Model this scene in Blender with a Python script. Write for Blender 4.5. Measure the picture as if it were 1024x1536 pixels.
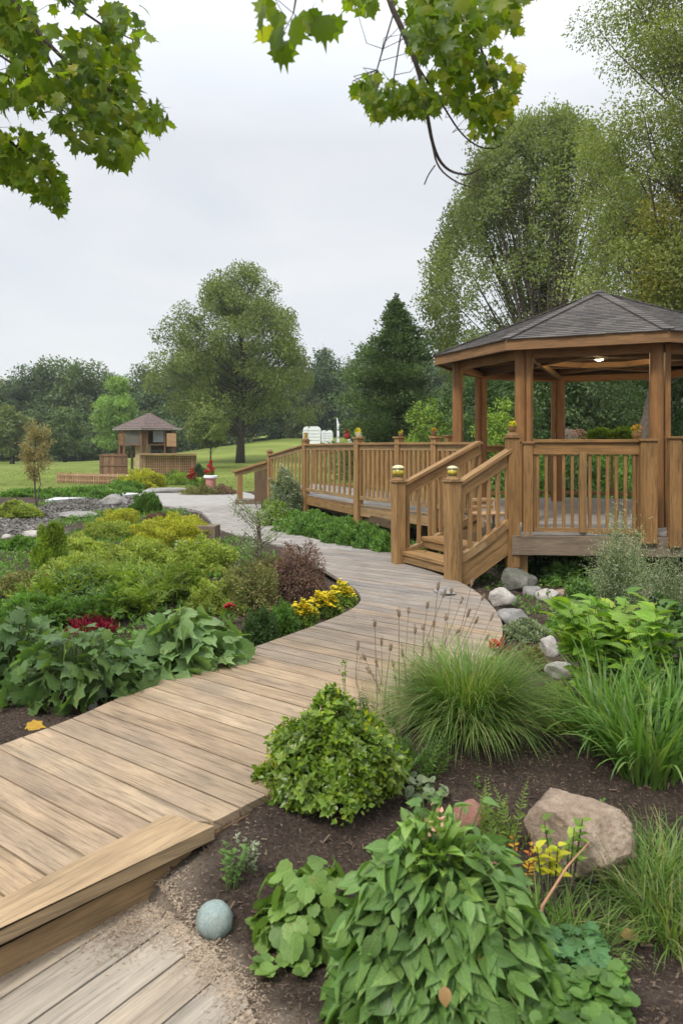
import bpy, math, random
import numpy as np
from math import radians as R_, sin, cos, pi
from mathutils import Vector
from mathutils.geometry import tessellate_polygon

for o in list(bpy.data.objects): bpy.data.objects.remove(o)
S = bpy.context.scene
C = S.collection
# ------------------------------------------------------------------ camera, sky, sun, exposure
EYE = 1.6
F = 1100.0                       # focal length in photo pixels
HZ = 668.0                       # horizon row in the photo
cam_d = bpy.data.cameras.new("camera"); cam = bpy.data.objects.new("camera", cam_d); C.objects.link(cam)
cam.location = (0, 0, EYE); cam.rotation_euler = (pi/2, 0, 0)
cam_d.sensor_fit = 'VERTICAL'; cam_d.sensor_height = 36; cam_d.sensor_width = 24
cam_d.lens = 36*F/1536; cam_d.shift_y = -(768-HZ)/1536
cam_d.clip_start = .05; cam_d.clip_end = 3000
cam_d.dof.use_dof = True; cam_d.dof.focus_distance = 8.0; cam_d.dof.aperture_fstop = 4.0
S.camera = cam
SUN_EL, SUN_AZ = R_(52), R_(215)      # azimuth clockwise from +Y: behind the camera, to its left
world = bpy.data.worlds.new("World"); S.world = world; world.use_nodes = True
nt = world.node_tree; nt.nodes.clear()
def N(t, kind, **kw):
    n = t.nodes.new(kind)
    for k, v in kw.items():
        if k in n.inputs: n.inputs[k].default_value = v
        else: setattr(n, k, v)
    return n
def ramp(t, stops, fac=None, interp='LINEAR'):
    n = t.nodes.new('ShaderNodeValToRGB'); cr = n.color_ramp; cr.interpolation = interp
    while len(cr.elements) > 1: cr.elements.remove(cr.elements[-1])
    for i, (p, c) in enumerate(stops):
        e = cr.elements[0] if i == 0 else cr.elements.new(p)
        e.position = p; e.color = (c[0], c[1], c[2], 1) if hasattr(c, '__len__') else (c, c, c, 1)
    if fac is not None: t.links.new(fac, n.inputs[0])
    return n
L = nt.links.new
out = N(nt, 'ShaderNodeOutputWorld'); bg = N(nt, 'ShaderNodeBackground'); bg.inputs[1].default_value = 0.1
sky = N(nt, 'ShaderNodeTexSky'); sky.sky_type = 'NISHITA'; sky.sun_disc = False
sky.sun_elevation = SUN_EL; sky.sun_rotation = SUN_AZ; sky.air_density = 1.2; sky.dust_density = 2.5
tc = N(nt, 'ShaderNodeTexCoord'); sep = N(nt, 'ShaderNodeSeparateXYZ'); L(tc.outputs['Generated'], sep.inputs[0])
mp = N(nt, 'ShaderNodeMapping'); mp.inputs['Scale'].default_value = (1.6, 1.6, 5.0); L(tc.outputs['Generated'], mp.inputs[0])
n1 = N(nt, 'ShaderNodeTexNoise'); n1.inputs['Scale'].default_value = 1.5; n1.inputs['Detail'].default_value = 6; n1.inputs['Roughness'].default_value = .5
n1.inputs['Distortion'].default_value = .4
L(mp.outputs[0], n1.inputs['Vector'])
cl = ramp(nt, [(.36, (6.35, 6.65, 7.1)), (.50, (6.85, 7.0, 7.3)), (.64, (7.35, 7.4, 7.5))], n1.outputs['Fac'])
# an overcast sky is brighter overhead than at the horizon
el = ramp(nt, [(0.0, .97), (.38, .93), (.66, 1.8), (1.0, 2.6)], sep.outputs[2])
mul = N(nt, 'ShaderNodeMix', data_type='RGBA', blend_type='MULTIPLY'); mul.inputs[0].default_value = 1
L(cl.outputs[0], mul.inputs[6]); L(el.outputs[0], mul.inputs[7])
mx = N(nt, 'ShaderNodeMix', data_type='RGBA'); mx.inputs[0].default_value = .9
L(sky.outputs[0], mx.inputs[6]); L(mul.outputs[2], mx.inputs[7]); L(mx.outputs[2], bg.inputs[0]); L(bg.outputs[0], out.inputs[0])
sd = bpy.data.lights.new("sun", 'SUN'); sd.energy = 2.1; sd.angle = R_(11); sd.color = (1, .95, .87)
sun = bpy.data.objects.new("sun", sd); C.objects.link(sun)
dv = Vector((sin(SUN_AZ)*cos(SUN_EL), cos(SUN_AZ)*cos(SUN_EL), sin(SUN_EL)))
sun.rotation_euler = dv.to_track_quat('Z', 'Y').to_euler(); sun.location = (0, 0, 30)
S.view_settings.view_transform = 'Standard'; S.view_settings.look = 'None'
S.view_settings.gamma = 1; S.view_settings.exposure = 0.42
S.cycles.use_denoising = True
S.cycles.max_bounces = 6; S.cycles.transparent_max_bounces = 8

# ------------------------------------------------------------------ helpers
rng = np.random.default_rng(7)
def at(px, py, z=0.0):                 # where the sight line through a photo pixel meets height z
    d = F*(EYE-z)/(py-HZ); return np.array([(px-512)*d/F, d, z])
def atd(px, py, d):                    # a point at distance d
    return np.array([(px-512)*d/F, d, EYE-(py-HZ)*d/F])
def nrm(a): return a/(np.linalg.norm(a, axis=-1, keepdims=True)+1e-9)
def sm(a, b, x):
    t = np.clip((x-a)/(b-a), 0, 1); return t*t*(3-2*t)
def vnoise(x, y, s=1.0, seed=0):       # cheap smooth value noise
    x = np.asarray(x, float)*s+seed*17.3; y = np.asarray(y, float)*s+seed*9.1
    xi = np.floor(x); yi = np.floor(y); xf = x-xi; yf = y-yi
    h = lambda a, b: np.modf(np.abs(np.sin(a*127.1+b*311.7+seed*7.7)*43758.5453))[0]
    u = xf*xf*(3-2*xf); v = yf*yf*(3-2*yf)
    return (h(xi, yi)*(1-u)+h(xi+1, yi)*u)*(1-v)+(h(xi, yi+1)*(1-u)+h(xi+1, yi+1)*u)*v
def inpoly(x, y, poly):
    x = np.asarray(x, float); y = np.asarray(y, float); r = np.zeros(x.shape, bool)
    n = len(poly)
    for i in range(n):
        x0, y0 = poly[i][:2]; x1, y1 = poly[(i+1) % n][:2]
        c = ((y0 > y) != (y1 > y)) & (x < (x1-x0)*(y-y0)/((y1-y0) or 1e-9)+x0)
        r ^= c
    return r
def smooth_poly(pts, it=2, closed=True):
    p = np.array([q[:2] for q in pts], float)
    for _ in range(it):
        if closed:
            q = np.roll(p, -1, 0); p = np.stack([.75*p+.25*q, .25*p+.75*q], 1).reshape(-1, 2)
        else:
            a, b = p[:-1], p[1:]; m = np.stack([.75*a+.25*b, .25*a+.75*b], 1).reshape(-1, 2)
            p = np.vstack([p[:1], m, p[-1:]])
    return p
def tag(o, label=None, cat=None, group=None, kind=None):
    if label: o['label'] = label
    if cat: o['category'] = cat
    if group: o['group'] = group
    if kind: o['kind'] = kind
    return o
def empty(name, loc, label, cat, group=None):
    o = bpy.data.objects.new(name, None); o.location = tuple(float(v) for v in loc); o.empty_display_size = .2
    C.objects.link(o); return tag(o, label, cat, group)
def mesh_np(name, V, loops, starts, totals, uv=None, smooth=False):
    me = bpy.data.meshes.new(name); V = np.asarray(V, np.float32)
    me.vertices.add(len(V)); me.vertices.foreach_set('co', V.ravel())
    me.loops.add(len(loops)); me.loops.foreach_set('vertex_index', np.asarray(loops, np.int32))
    me.polygons.add(len(starts)); me.polygons.foreach_set('loop_start', np.asarray(starts, np.int32))
    me.polygons.foreach_set('loop_total', np.asarray(totals, np.int32))
    me.polygons.foreach_set('use_smooth', np.full(len(starts), bool(smooth)))
    if uv is not None:
        u = me.uv_layers.new(name='uv'); u.data.foreach_set('uv', np.asarray(uv, np.float32).ravel())
    me.update(calc_edges=True); me.validate(); return me
def link(name, me, mat=None, parent=None, loc=None):
    o = bpy.data.objects.new(name, me); C.objects.link(o)
    if mat and not len(me.materials): me.materials.append(mat)
    if parent is not None:
        o.parent = parent
        if loc is None: o.location = -Vector(root_loc(parent))     # mesh data is in world coordinates
        else: o.location = loc
    elif loc is not None: o.location = loc
    return o
def root_loc(p):
    v = Vector(p.location)
    while p.parent: p = p.parent; v = v+Vector(p.location)
    return v
class MB:
    """collects boxes, beams, tubes and prisms (world coordinates); build() links ONE object"""
    def __init__(s): s.v = []; s.f = []; s.u = []; s.n = 0
    def add(s, V, Fc, U):
        s.v.append(np.asarray(V, float)); s.f += [[i+s.n for i in f] for f in Fc]; s.u += U; s.n += len(V); return s
    def hexa(s, P, ln=None):          # 8 corners: bottom quad then top quad, 4 around the start face
        Fc = [[0, 3, 2, 1], [4, 5, 6, 7], [0, 1, 5, 4], [1, 2, 6, 5], [2, 3, 7, 6], [3, 0, 4, 7]]
        P = np.asarray(P, float); off = float(rng.random()*40); U = []
        ln_ = np.linalg.norm(P[4]-P[0])
        for k, f in enumerate(Fc):
            if k < 2:
                a = np.linalg.norm(P[f[1]]-P[f[0]]); b = np.linalg.norm(P[f[2]]-P[f[1]])
                U += [(off, off), (off+a*.05, off), (off+a*.05, off+b), (off, off+b)]
            else:
                w = np.linalg.norm(P[f[1]]-P[f[0]]); o2 = off+k*.37
                U += [(off, o2), (off, o2+w), (off+ln_, o2+w), (off+ln_, o2)]
        return s.add(P, Fc, U)
    def beam(s, p, q, w, h, up=(0, 0, 1), w2=None, h2=None):
        p = np.array(p, float); q = np.array(q, float); d = q-p; d /= np.linalg.norm(d); up = np.array(up, float)
        if abs(d@up) > .98: up = np.array([0, 1., 0]) if abs(d[1]) < .9 else np.array([1., 0, 0])
        sx = np.cross(d, up); sx /= np.linalg.norm(sx); sy = np.cross(sx, d)
        w2 = w2 or w; h2 = h2 or h
        c = [(-1, -1), (1, -1), (1, 1), (-1, 1)]
        return s.hexa([p+sx*a*w/2+sy*b*h/2 for a, b in c]+[q+sx*a*w2/2+sy*b*h2/2 for a, b in c])
    def post(s, x, y, z0, z1, w, d=None, ang=0):
        d = d or w; ca, sa = cos(ang), sin(ang)
        c = [(-w/2, -d/2), (w/2, -d/2), (w/2, d/2), (-w/2, d/2)]
        r = [(x+a*ca-b*sa, y+a*sa+b*ca) for a, b in c]
        return s.hexa([(a, b, z0) for a, b in r]+[(a, b, z1) for a, b in r])
    def tube(s, pts, rad, n=8, cap=True):
        pts = np.asarray(pts, float); m = len(pts); rad = np.broadcast_to(rad, (m,))
        V = []; T = np.gradient(pts, axis=0)
        ref = np.array([0, 0, 1.]) if abs(T[0][2]) < .9*np.linalg.norm(T[0]) else np.array([1., 0, 0])
        for i in range(m):
            t = T[i]/(np.linalg.norm(T[i])+1e-9); a = np.cross(t, ref); a /= np.linalg.norm(a)+1e-9; b = np.cross(t, a); ref = np.cross(a, t)
            for k in range(n):
                th = 2*pi*k/n; V.append(pts[i]+rad[i]*(a*cos(th)+b*sin(th)))
        Fc = []; U = []; ln = 0
        for i in range(m-1):
            l2 = ln+np.linalg.norm(pts[i+1]-pts[i])
            for k in range(n):
                k2 = (k+1) % n; Fc.append([i*n+k, i*n+k2, (i+1)*n+k2, (i+1)*n+k])
                c0 = k/n*6.28*rad[i]; c1 = (k+1)/n*6.28*rad[i]
                U += [(ln, c0), (ln, c1), (l2, c1), (l2, c0)]
            ln = l2
        if cap:
            for ring, rev in ((0, False), (m-1, True)):
                f = [ring*n+k for k in range(n)]; f = f if rev else f[::-1]; Fc.append(f); U += [(0, 0)]*n
        return s.add(V, Fc, U)
    def lathe(s, x, y, prof, n=16):    # prof: (radius, z)
        V = []; Fc = []; U = []
        for r, z in prof:
            for k in range(n): V.append((x+r*cos(2*pi*k/n), y+r*sin(2*pi*k/n), z))
        for i in range(len(prof)-1):
            for k in range(n):
                k2 = (k+1) % n; Fc.append([i*n+k, i*n+k2, (i+1)*n+k2, (i+1)*n+k])
                U += [(prof[i][1], k/n), (prof[i][1], (k+1)/n), (prof[i+1][1], (k+1)/n), (prof[i+1][1], k/n)]
        Fc.append([k for k in range(n)][::-1]); U += [(0, 0)]*n
        Fc.append([(len(prof)-1)*n+k for k in range(n)]); U += [(0, 0)]*n
        return s.add(V, Fc, U)
    def prism(s, poly, z0, z1, uax=None):    # poly in xy; z0 may be lower than z1; triangulated caps
        p = [(float(a[0]), float(a[1])) for a in poly]
        ar = sum(p[i][0]*p[(i+1) % len(p)][1]-p[(i+1) % len(p)][0]*p[i][1] for i in range(len(p)))
        if ar < 0: p = p[::-1]
        n = len(p); V = [(a, b, z0) for a, b in p]+[(a, b, z1) for a, b in p]
        off = float(rng.random()*40)
        ux, uy = uax if uax is not None else (1, 0)
        def uvp(i, dz=0): a, b = p[i % n]; return (a*ux+b*uy+off, -a*uy+b*ux+dz+off)
        tris = tessellate_polygon([[Vector((a, b, 0)) for a, b in p]]); Fc = []; U = []
        for t in tris:
            a, b, c = t
            cr = (p[b][0]-p[a][0])*(p[c][1]-p[a][1])-(p[c][0]-p[a][0])*(p[b][1]-p[a][1])
            if cr < 0: b, c = c, b
            Fc.append([a+n, b+n, c+n]); U += [uvp(a), uvp(b), uvp(c)]
            Fc.append([c, b, a]); U += [uvp(c), uvp(b), uvp(a)]
        for i in range(n):
            j = (i+1) % n; Fc.append([i, j, j+n, i+n]); U += [uvp(i, .05), uvp(j, .05), uvp(j), uvp(i)]
        return s.add(V, Fc, U)
    def build(s, name, mat, parent=None, bevel=0, smooth=False, label=None):
        V = np.vstack(s.v); tot = [len(f) for f in s.f]; st = np.concatenate([[0], np.cumsum(tot)[:-1]])
        me = mesh_np(name, V, [i for f in s.f for i in f], st, tot, s.u, smooth)
        o = link(name, me, mat, parent)
        if bevel:
            b = o.modifiers.new('bevel', 'BEVEL'); b.width = bevel; b.segments = 2; b.limit_method = 'ANGLE'; b.angle_limit = .6
        if label: o['label'] = label
        return o

# ------------------------------------------------------------------ materials
def mat_new(name):
    m = bpy.data.materials.new(name); m.use_nodes = True; t = m.node_tree; t.nodes.clear()
    o = N(t, 'ShaderNodeOutputMaterial'); b = N(t, 'ShaderNodeBsdfPrincipled'); t.links.new(b.outputs[0], o.inputs[0])
    return m, t, b, o
def mixc(t, a, b, fac, mode='MIX'):
    n = N(t, 'ShaderNodeMix', data_type='RGBA', blend_type=mode)
    for s, v in ((6, a), (7, b), (0, fac)):
        if hasattr(v, 'is_output'): t.links.new(v, n.inputs[s])
        elif s == 0: n.inputs[0].default_value = v
        else: n.inputs[s].default_value = (*v, 1) if len(v) == 3 else v
    return n.outputs[2]
def noise(t, vec, scale, detail=4, rough=.6, dist=0):
    n = N(t, 'ShaderNodeTexNoise'); n.inputs['Scale'].default_value = scale; n.inputs['Detail'].default_value = detail
    n.inputs['Roughness'].default_value = rough; n.inputs['Distortion'].default_value = dist
    if vec is not None: t.links.new(vec, n.inputs['Vector'])
    return n.outputs['Fac']
def mapping(t, vec, scale=(1, 1, 1), rot=(0, 0, 0)):
    n = N(t, 'ShaderNodeMapping'); n.inputs['Scale'].default_value = scale; n.inputs['Rotation'].default_value = rot
    t.links.new(vec, n.inputs[0]); return n.outputs[0]
def bump(t, b, h, strength=.3, dist=.01):
    n = N(t, 'ShaderNodeBump'); n.inputs['Strength'].default_value = strength; n.inputs['Distance'].default_value = dist
    t.links.new(h, n.inputs['Height']); t.links.new(n.outputs[0], b.inputs['Normal'])
def wood(name, cols, grain=.45, rough=.72, weather=None, far=None, knots=True):
    m, t, b, o = mat_new(name)
    uv = N(t, 'ShaderNodeTexCoord').outputs['UV']; geo = N(t, 'ShaderNodeNewGeometry')
    obj = N(t, 'ShaderNodeTexCoord').outputs['Object']
    tone = ramp(t, [(i/(len(cols)-1) if len(cols) > 1 else 0, c) for i, c in enumerate(cols)], geo.outputs['Random Per Island']).outputs[0]
    if far:          # boards further along the walk are older and greyer
        sp = N(t, 'ShaderNodeSeparateXYZ'); t.links.new(obj, sp.inputs[0])
        ft = ramp(t, [(i/(len(far[2])-1), c) for i, c in enumerate(far[2])], geo.outputs['Random Per Island']).outputs[0]
        mr = N(t, 'ShaderNodeMapRange'); mr.inputs['From Min'].default_value = far[0]; mr.inputs['From Max'].default_value = far[1]
        ad = N(t, 'ShaderNodeMath', operation='MULTIPLY_ADD'); t.links.new(geo.outputs['Random Per Island'], ad.inputs[0]); ad.inputs[1].default_value = 1.6
        t.links.new(sp.outputs[1], ad.inputs[2]); t.links.new(ad.outputs[0], mr.inputs[0])
        tone = mixc(t, tone, ft, mr.outputs[0])
    g1 = noise(t, mapping(t, uv, (2.0, 52, 1)), 1.0, 8, .65, 1.2)
    g2 = noise(t, mapping(t, uv, (7.0, 190, 1)), 1.0, 6, .7, .4)
    gr = ramp(t, [(.30, 1-grain), (.5, 1.0), (.75, 1.12)], g1).outputs[0]
    gf = ramp(t, [(.30, 1-grain*.8), (.55, 1.05)], g2).outputs[0]
    c = mixc(t, tone, gr, 1.0, 'MULTIPLY'); c = mixc(t, c, gf, .8, 'MULTIPLY')
    blotch = ramp(t, [(.32, .66), (.62, 1.12)], noise(t, mapping(t, uv, (2.2, 9, 1)), 1.0, 4, .6)).outputs[0]
    c = mixc(t, c, blotch, .8, 'MULTIPLY')
    if knots:
        vo = N(t, 'ShaderNodeTexVoronoi'); vo.inputs['Scale'].default_value = 1.0
        t.links.new(mapping(t, uv, (2.4, 9.0, 1)), vo.inputs['Vector'])
        k = ramp(t, [(.035, .42), (.075, .8), (.13, 1)], vo.outputs['Distance']).outputs[0]
        c = mixc(t, c, k, .8, 'MULTIPLY')
    if weather:
        w = ramp(t, [(.48, 0), (.68, .5)], noise(t, obj, 1.7, 5, .65)).outputs[0]
        c = mixc(t, c, weather, w)
    t.links.new(c, b.inputs['Base Color']); b.inputs['Roughness'].default_value = rough
    b.inputs['Specular IOR Level'].default_value = .3
    bump(t, b, g1, .5, .003)
    return m
def leafmat(name, cols, clump=.55, cs=3.0, trans=.35, rough=.5, veins=False, spec=.35, tcol=None):
    """cols: colours spread over leaves at random; clump: how much tone differs between parts of the plant"""
    m, t, b, o = mat_new(name)
    geo = N(t, 'ShaderNodeNewGeometry'); tcn = N(t, 'ShaderNodeTexCoord')
    cols = [tuple(min(.85, v*(1.62 if max(q) < .35 else 1.0)) for v in q) for q in cols]
    c = ramp(t, [((i+.0)/max(1, len(cols)-1), q) for i, q in enumerate(cols)], geo.outputs['Random Per Island']).outputs[0]
    nz = ramp(t, [(.3, 1-clump), (.5, 1.0), (.7, 1+clump*.5)], noise(t, tcn.outputs['Object'], cs, 3, .6)).outputs[0]
    c = mixc(t, c, nz, 1.0, 'MULTIPLY')
    if veins:
        sp = N(t, 'ShaderNodeSeparateXYZ'); t.links.new(tcn.outputs['UV'], sp.inputs[0])
        ab = N(t, 'ShaderNodeMath', operation='ABSOLUTE'); t.links.new(sp.outputs[0], ab.inputs[0])
        ma = N(t, 'ShaderNodeMath', operation='MULTIPLY_ADD'); ma.inputs[1].default_value = -.9
        t.links.new(ab.outputs[0], ma.inputs[0]); t.links.new(sp.outputs[1], ma.inputs[2])
        mu = N(t, 'ShaderNodeMath', operation='MULTIPLY'); mu.inputs[1].default_value = 8.5; t.links.new(ma.outputs[0], mu.inputs[0])
        fr = N(t, 'ShaderNodeMath', operation='FRACT'); t.links.new(mu.outputs[0], fr.inputs[0])
        v1 = ramp(t, [(0, 1), (.10, 0), (.93, 0), (1, 1)], fr.outputs[0]).outputs[0]
        v2 = ramp(t, [(0, 1), (.022, 0)], ab.outputs[0]).outputs[0]
        v = mixc(t, v1, v2, 1.0, 'ADD')
        c = mixc(t, c, mixc(t, c, (1.5, 1.5, 1.2), 1.0, 'MULTIPLY'), v)
        h = N(t, 'ShaderNodeMath', operation='SUBTRACT'); h.inputs[0].default_value = 1.0; t.links.new(v1, h.inputs[1])
        bump(t, b, h.outputs[0], .45, .004)
        ed = ramp(t, [(.66, 0), (.72, 1)], noise(t, tcn.outputs['Object'], 26, 3, .5)).outputs[0]; c = mixc(t, c, (.26, .20, .06), mixc(t, (0, 0, 0), ed, .55))
        sn = noise(t, tcn.outputs['UV'], 9, 4, .7); c = mixc(t, c, ramp(t, [(.3, .8), (.7, 1.15)], sn).outputs[0], 1.0, 'MULTIPLY')
    t.links.new(c, b.inputs['Base Color']); b.inputs['Roughness'].default_value = rough; b.inputs['Specular IOR Level'].default_value = spec
    tr = N(t, 'ShaderNodeBsdfTranslucent'); t.links.new(mixc(t, c, tcol or (1.5, 1.6, .5), 1.0, 'MULTIPLY'), tr.inputs[0])
    ms = N(t, 'ShaderNodeMixShader'); ms.inputs[0].default_value = trans
    t.links.new(b.outputs[0], ms.inputs[1]); t.links.new(tr.outputs[0], ms.inputs[2]); t.links.new(ms.outputs[0], o.inputs[0])
    return m
def plain(name, col, rough=.6, var=.3, scale=8, metal=0, bmp=.2, dist=.005, spec=.4):
    m, t, b, o = mat_new(name); ob = N(t, 'ShaderNodeTexCoord').outputs['Object']
    n = noise(t, ob, scale, 6, .65)
    c = mixc(t, tuple(v*(1-var) for v in col), tuple(min(1, v*(1+var)) for v in col), ramp(t, [(.3, 0), (.7, 1)], n).outputs[0])
    t.links.new(c, b.inputs['Base Color']); b.inputs['Roughness'].default_value = rough; b.inputs['Metallic'].default_value = metal
    b.inputs['Specular IOR Level'].default_value = spec
    bump(t, b, n, bmp, dist); return m
def rockmat(name, cols, scale=4):
    m, t, b, o = mat_new(name); ob = N(t, 'ShaderNodeTexCoord').outputs['Object']
    n = noise(t, ob, scale, 10, .7, .5); f = noise(t, ob, scale*9, 6, .75)
    c = ramp(t, [(.3+.4*i/(len(cols)-1), q) for i, q in enumerate(cols)], n).outputs[0]
    c = mixc(t, c, ramp(t, [(.3, .6), (.6, 1.15)], f).outputs[0], .8, 'MULTIPLY')
    t.links.new(c, b.inputs['Base Color']); b.inputs['Roughness'].default_value = .85; b.inputs['Specular IOR Level'].default_value = .25
    n3 = N(t, 'ShaderNodeMath', operation='ADD'); t.links.new(n, n3.inputs[0]); t.links.new(f, n3.inputs[1])
    bump(t, b, n3.outputs[0], .8, .02); return m

TAN = [(.38, .27, .165), (.31, .23, .155), (.41, .30, .19), (.26, .205, .15), (.40, .275, .155), (.34, .255, .17), (.42, .315, .205), (.33, .245, .165)]
GREY = [(.27, .235, .205), (.235, .215, .195), (.31, .27, .225), (.215, .20, .185), (.29, .25, .21)]
M = {}
M['board'] = wood('walk_board_wood', TAN, grain=.6, far=(6.0, 9.4, GREY), weather=(.20, .165, .125))
M['board_grey'] = wood('weathered_board_wood', [(.36, .31, .24), (.31, .27, .22), (.40, .34, .26), (.34, .28, .21)], grain=.4)
M['curb'] = wood('edge_beam_wood', [(.38, .27, .155)], grain=.4)
M['skirtw'] = wood('skirt_wood', [(.31, .205, .105)], grain=.45)
M['rail'] = wood('rail_wood', [(.23, .12, .042), (.29, .158, .055), (.18, .095, .036), (.31, .18, .07), (.20, .12, .055)], grain=.65, rough=.6)
M['railpale'] = wood('pale_rail_wood', [(.28, .16, .060), (.34, .20, .08), (.23, .13, .052), (.36, .235, .11), (.26, .17, .085)], grain=.65, rough=.65)
M['column'] = wood('column_wood', [(.255, .125, .042)], grain=.35, rough=.55, knots=False)
M['fascia'] = wood('deck_fascia_wood', [(.21, .155, .105), (.185, .145, .105)], grain=.55)
M['eave'] = wood('eave_wood', [(.25, .135, .058), (.22, .12, .05)], grain=.4)
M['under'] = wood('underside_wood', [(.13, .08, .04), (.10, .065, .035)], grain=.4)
M['soffit'] = wood('soffit_wood', [(.25, .155, .075), (.17, .105, .05)], grain=.4)  # gazebo ceiling wood, lamplight partly put into its lighter colour
M['deckgrey'] = wood('deck_board_grey', [(.25, .235, .215), (.21, .20, .185), (.29, .27, .245)], grain=.35)
M['sunwood'] = wood('bleached_wood', [(.5, .33, .19), (.42, .27, .15), (.36, .22, .12)], grain=.4)
M['slat'] = wood('brown_slat_wood', [(.22, .12, .065), (.15, .085, .05), (.28, .17, .10)], grain=.4)
M['bark'] = plain('grey_bark', (.13, .10, .078), .9, .5, 14, bmp=.9, dist=.03)
M['bark_dark'] = plain('dark_bark', (.065, .052, .042), .9, .5, 10, bmp=.9, dist=.03)
M['stalk'] = plain('dry_stalk', (.19, .135, .085), .8, .3, 30)
M['stem'] = plain('green_stem', (.10, .16, .04), .6, .3, 30)
M['twig'] = plain('brown_twig', (.07, .05, .045), .8, .3, 30)
M['metal'] = plain('dark_metal', (.03, .03, .032), .4, .2, 20, metal=.6)
M['white'] = plain('white_paint', (.72, .73, .75), .55, .08, 3)
M['pot_red'] = plain('red_pot', (.28, .04, .03), .5, .3, 12)
M['pot_green'] = plain('green_pot', (.03, .07, .03), .5, .3, 12)
M['pinkpail'] = plain('pale_pink_paint', (.50, .22, .19), .55, .2, 10)
M['redpaint'] = plain('bright_red_paint', (.72, .03, .03), .45, .15, 6)
M['jar'] = plain('yellow_glass', (.45, .33, .03), .15, .5, 14, spec=.8)
M['jargreen'] = plain('olive_glass', (.22, .24, .05), .15, .6, 14, spec=.8)
M['lid'] = plain('cream_lid', (.55, .50, .30), .45, .15, 10)
M['cushion'] = plain('pale_cushion', (.5, .5, .5), .8, .2, 10)
def roofmat():
    m, t, b, o = mat_new('asphalt_shingle'); geo = N(t, 'ShaderNodeNewGeometry'); ob = N(t, 'ShaderNodeTexCoord').outputs['Object']
    c = ramp(t, [(0, (.052, .046, .042)), (.4, (.085, .075, .068)), (.75, (.11, .097, .085)), (1, (.065, .06, .06))], geo.outputs['Random Per Island']).outputs[0]
    f = noise(t, ob, 90, 3, .8); c = mixc(t, c, ramp(t, [(.35, .6), (.65, 1.4)], f).outputs[0], 1, 'MULTIPLY')
    c = mixc(t, c, ramp(t, [(.35, .8), (.65, 1.25)], noise(t, ob, 1.3, 4, .6)).outputs[0], 1, 'MULTIPLY')
    t.links.new(c, b.inputs['Base Color']); b.inputs['Roughness'].default_value = .85; bump(t, b, f, .5, .004); return m
M['shingle'] = roofmat()
# foliage
G = {}
G['maple'] = leafmat('maple_leaf', [(.07, .12, .010), (.11, .17, .014), (.055, .10, .010), (.13, .19, .016), (.17, .19, .018)], .3, 1.5, .6, .42, tcol=(1.25, 1.25, .45))
G['maple_yellow'] = leafmat('yellow_maple_leaf', [(.14, .19, .015), (.20, .23, .018), (.30, .27, .02), (.14, .19, .015)], .3, 3, .5, .42)
G['elm'] = leafmat('elm_leaf', [(.105, .13, .045), (.14, .165, .06), (.085, .11, .04), (.17, .19, .07)], .45, .35, .35, .6)
G['right'] = leafmat('lime_leaf', [(.09, .115, .035), (.13, .155, .045), (.11, .135, .04), (.18, .19, .05)], .45, .5, .35, .6)
G['rightyel'] = leafmat('turning_leaf', [(.12, .14, .035), (.17, .175, .04), (.22, .19, .04), (.10, .125, .03)], .3, 1.2, .35, .6)
G['bigtree'] = leafmat('walnut_leaf', [(.08, .105, .03), (.115, .14, .038), (.065, .088, .026), (.14, .16, .045)], .45, .3, .3, .6)
G['conifer'] = leafmat('evergreen_leaf', [(.05, .085, .032), (.075, .115, .04), (.04, .07, .028), (.10, .14, .045)], .5, .8, .2, .6)
G['wood1'] = leafmat('wood_leaf_dark', [(.045, .07, .032), (.065, .095, .04), (.035, .058, .03)], .5, .25, .25, .7)
G['wood2'] = leafmat('wood_leaf_mid', [(.06, .09, .034), (.085, .12, .042), (.05, .075, .03)], .5, .25, .25, .7)
G['wood3'] = leafmat('wood_leaf_olive', [(.08, .10, .035), (.105, .125, .042), (.065, .085, .03)], .5, .25, .25, .7)
G['light'] = leafmat('light_tree_leaf', [(.12, .19, .05), (.16, .23, .06), (.09, .15, .04)], .4, .4, .35, .6)
G['dense'] = leafmat('dense_leaf', [(.028, .055, .018), (.05, .09, .024), (.035, .068, .02), (.07, .12, .03)], .6, .7, .3, .6)
G['brightbush'] = leafmat('bright_bush_leaf', [(.10, .17, .025), (.15, .22, .035), (.07, .12, .02), (.20, .24, .04)], .5, 1.2, .35, .55)
G['cover'] = leafmat('light_cover_leaf', [(.15, .19, .035), (.21, .25, .05), (.11, .15, .028), (.25, .27, .06)], .5, 2.2, .35, .55)
G['yelcover'] = leafmat('yellow_cover_leaf', [(.26, .28, .03), (.38, .34, .035), (.20, .24, .03), (.46, .40, .04)], .4, 3, .35, .55)
G['fern'] = leafmat('fern_leaf', [(.10, .155, .022), (.145, .20, .03), (.07, .115, .018), (.19, .235, .035)], .5, 2.2, .38, .5)
G['ferndark'] = leafmat('dark_fern_leaf', [(.045, .09, .018), (.07, .13, .022), (.035, .07, .016)], .5, 2.5, .35, .5)
G['grey'] = leafmat('grey_green_leaf', [(.11, .14, .075), (.17, .20, .12), (.085, .115, .06), (.22, .25, .17)], .5, 2.5, .3, .6)
G['olive'] = leafmat('olive_leaf', [(.10, .115, .035), (.14, .14, .05), (.075, .09, .03), (.17, .13, .06)], .5, 3, .3, .6)
G['brown'] = leafmat('russet_leaf', [(.115, .065, .048), (.16, .095, .07), (.08, .048, .04), (.13, .11, .05)], .5, 3, .25, .7, tcol=(1.4, 1, .8))
G['lobed'] = leafmat('lobed_leaf', [(.05, .095, .03), (.072, .125, .038), (.04, .075, .025), (.10, .155, .045)], .35, 3, .3, .42, veins=True)
G['broad'] = leafmat('broad_leaf', [(.10, .165, .062), (.13, .20, .075), (.075, .135, .048), (.17, .235, .09)], .3, 3, .28, .45, veins=True)
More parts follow.
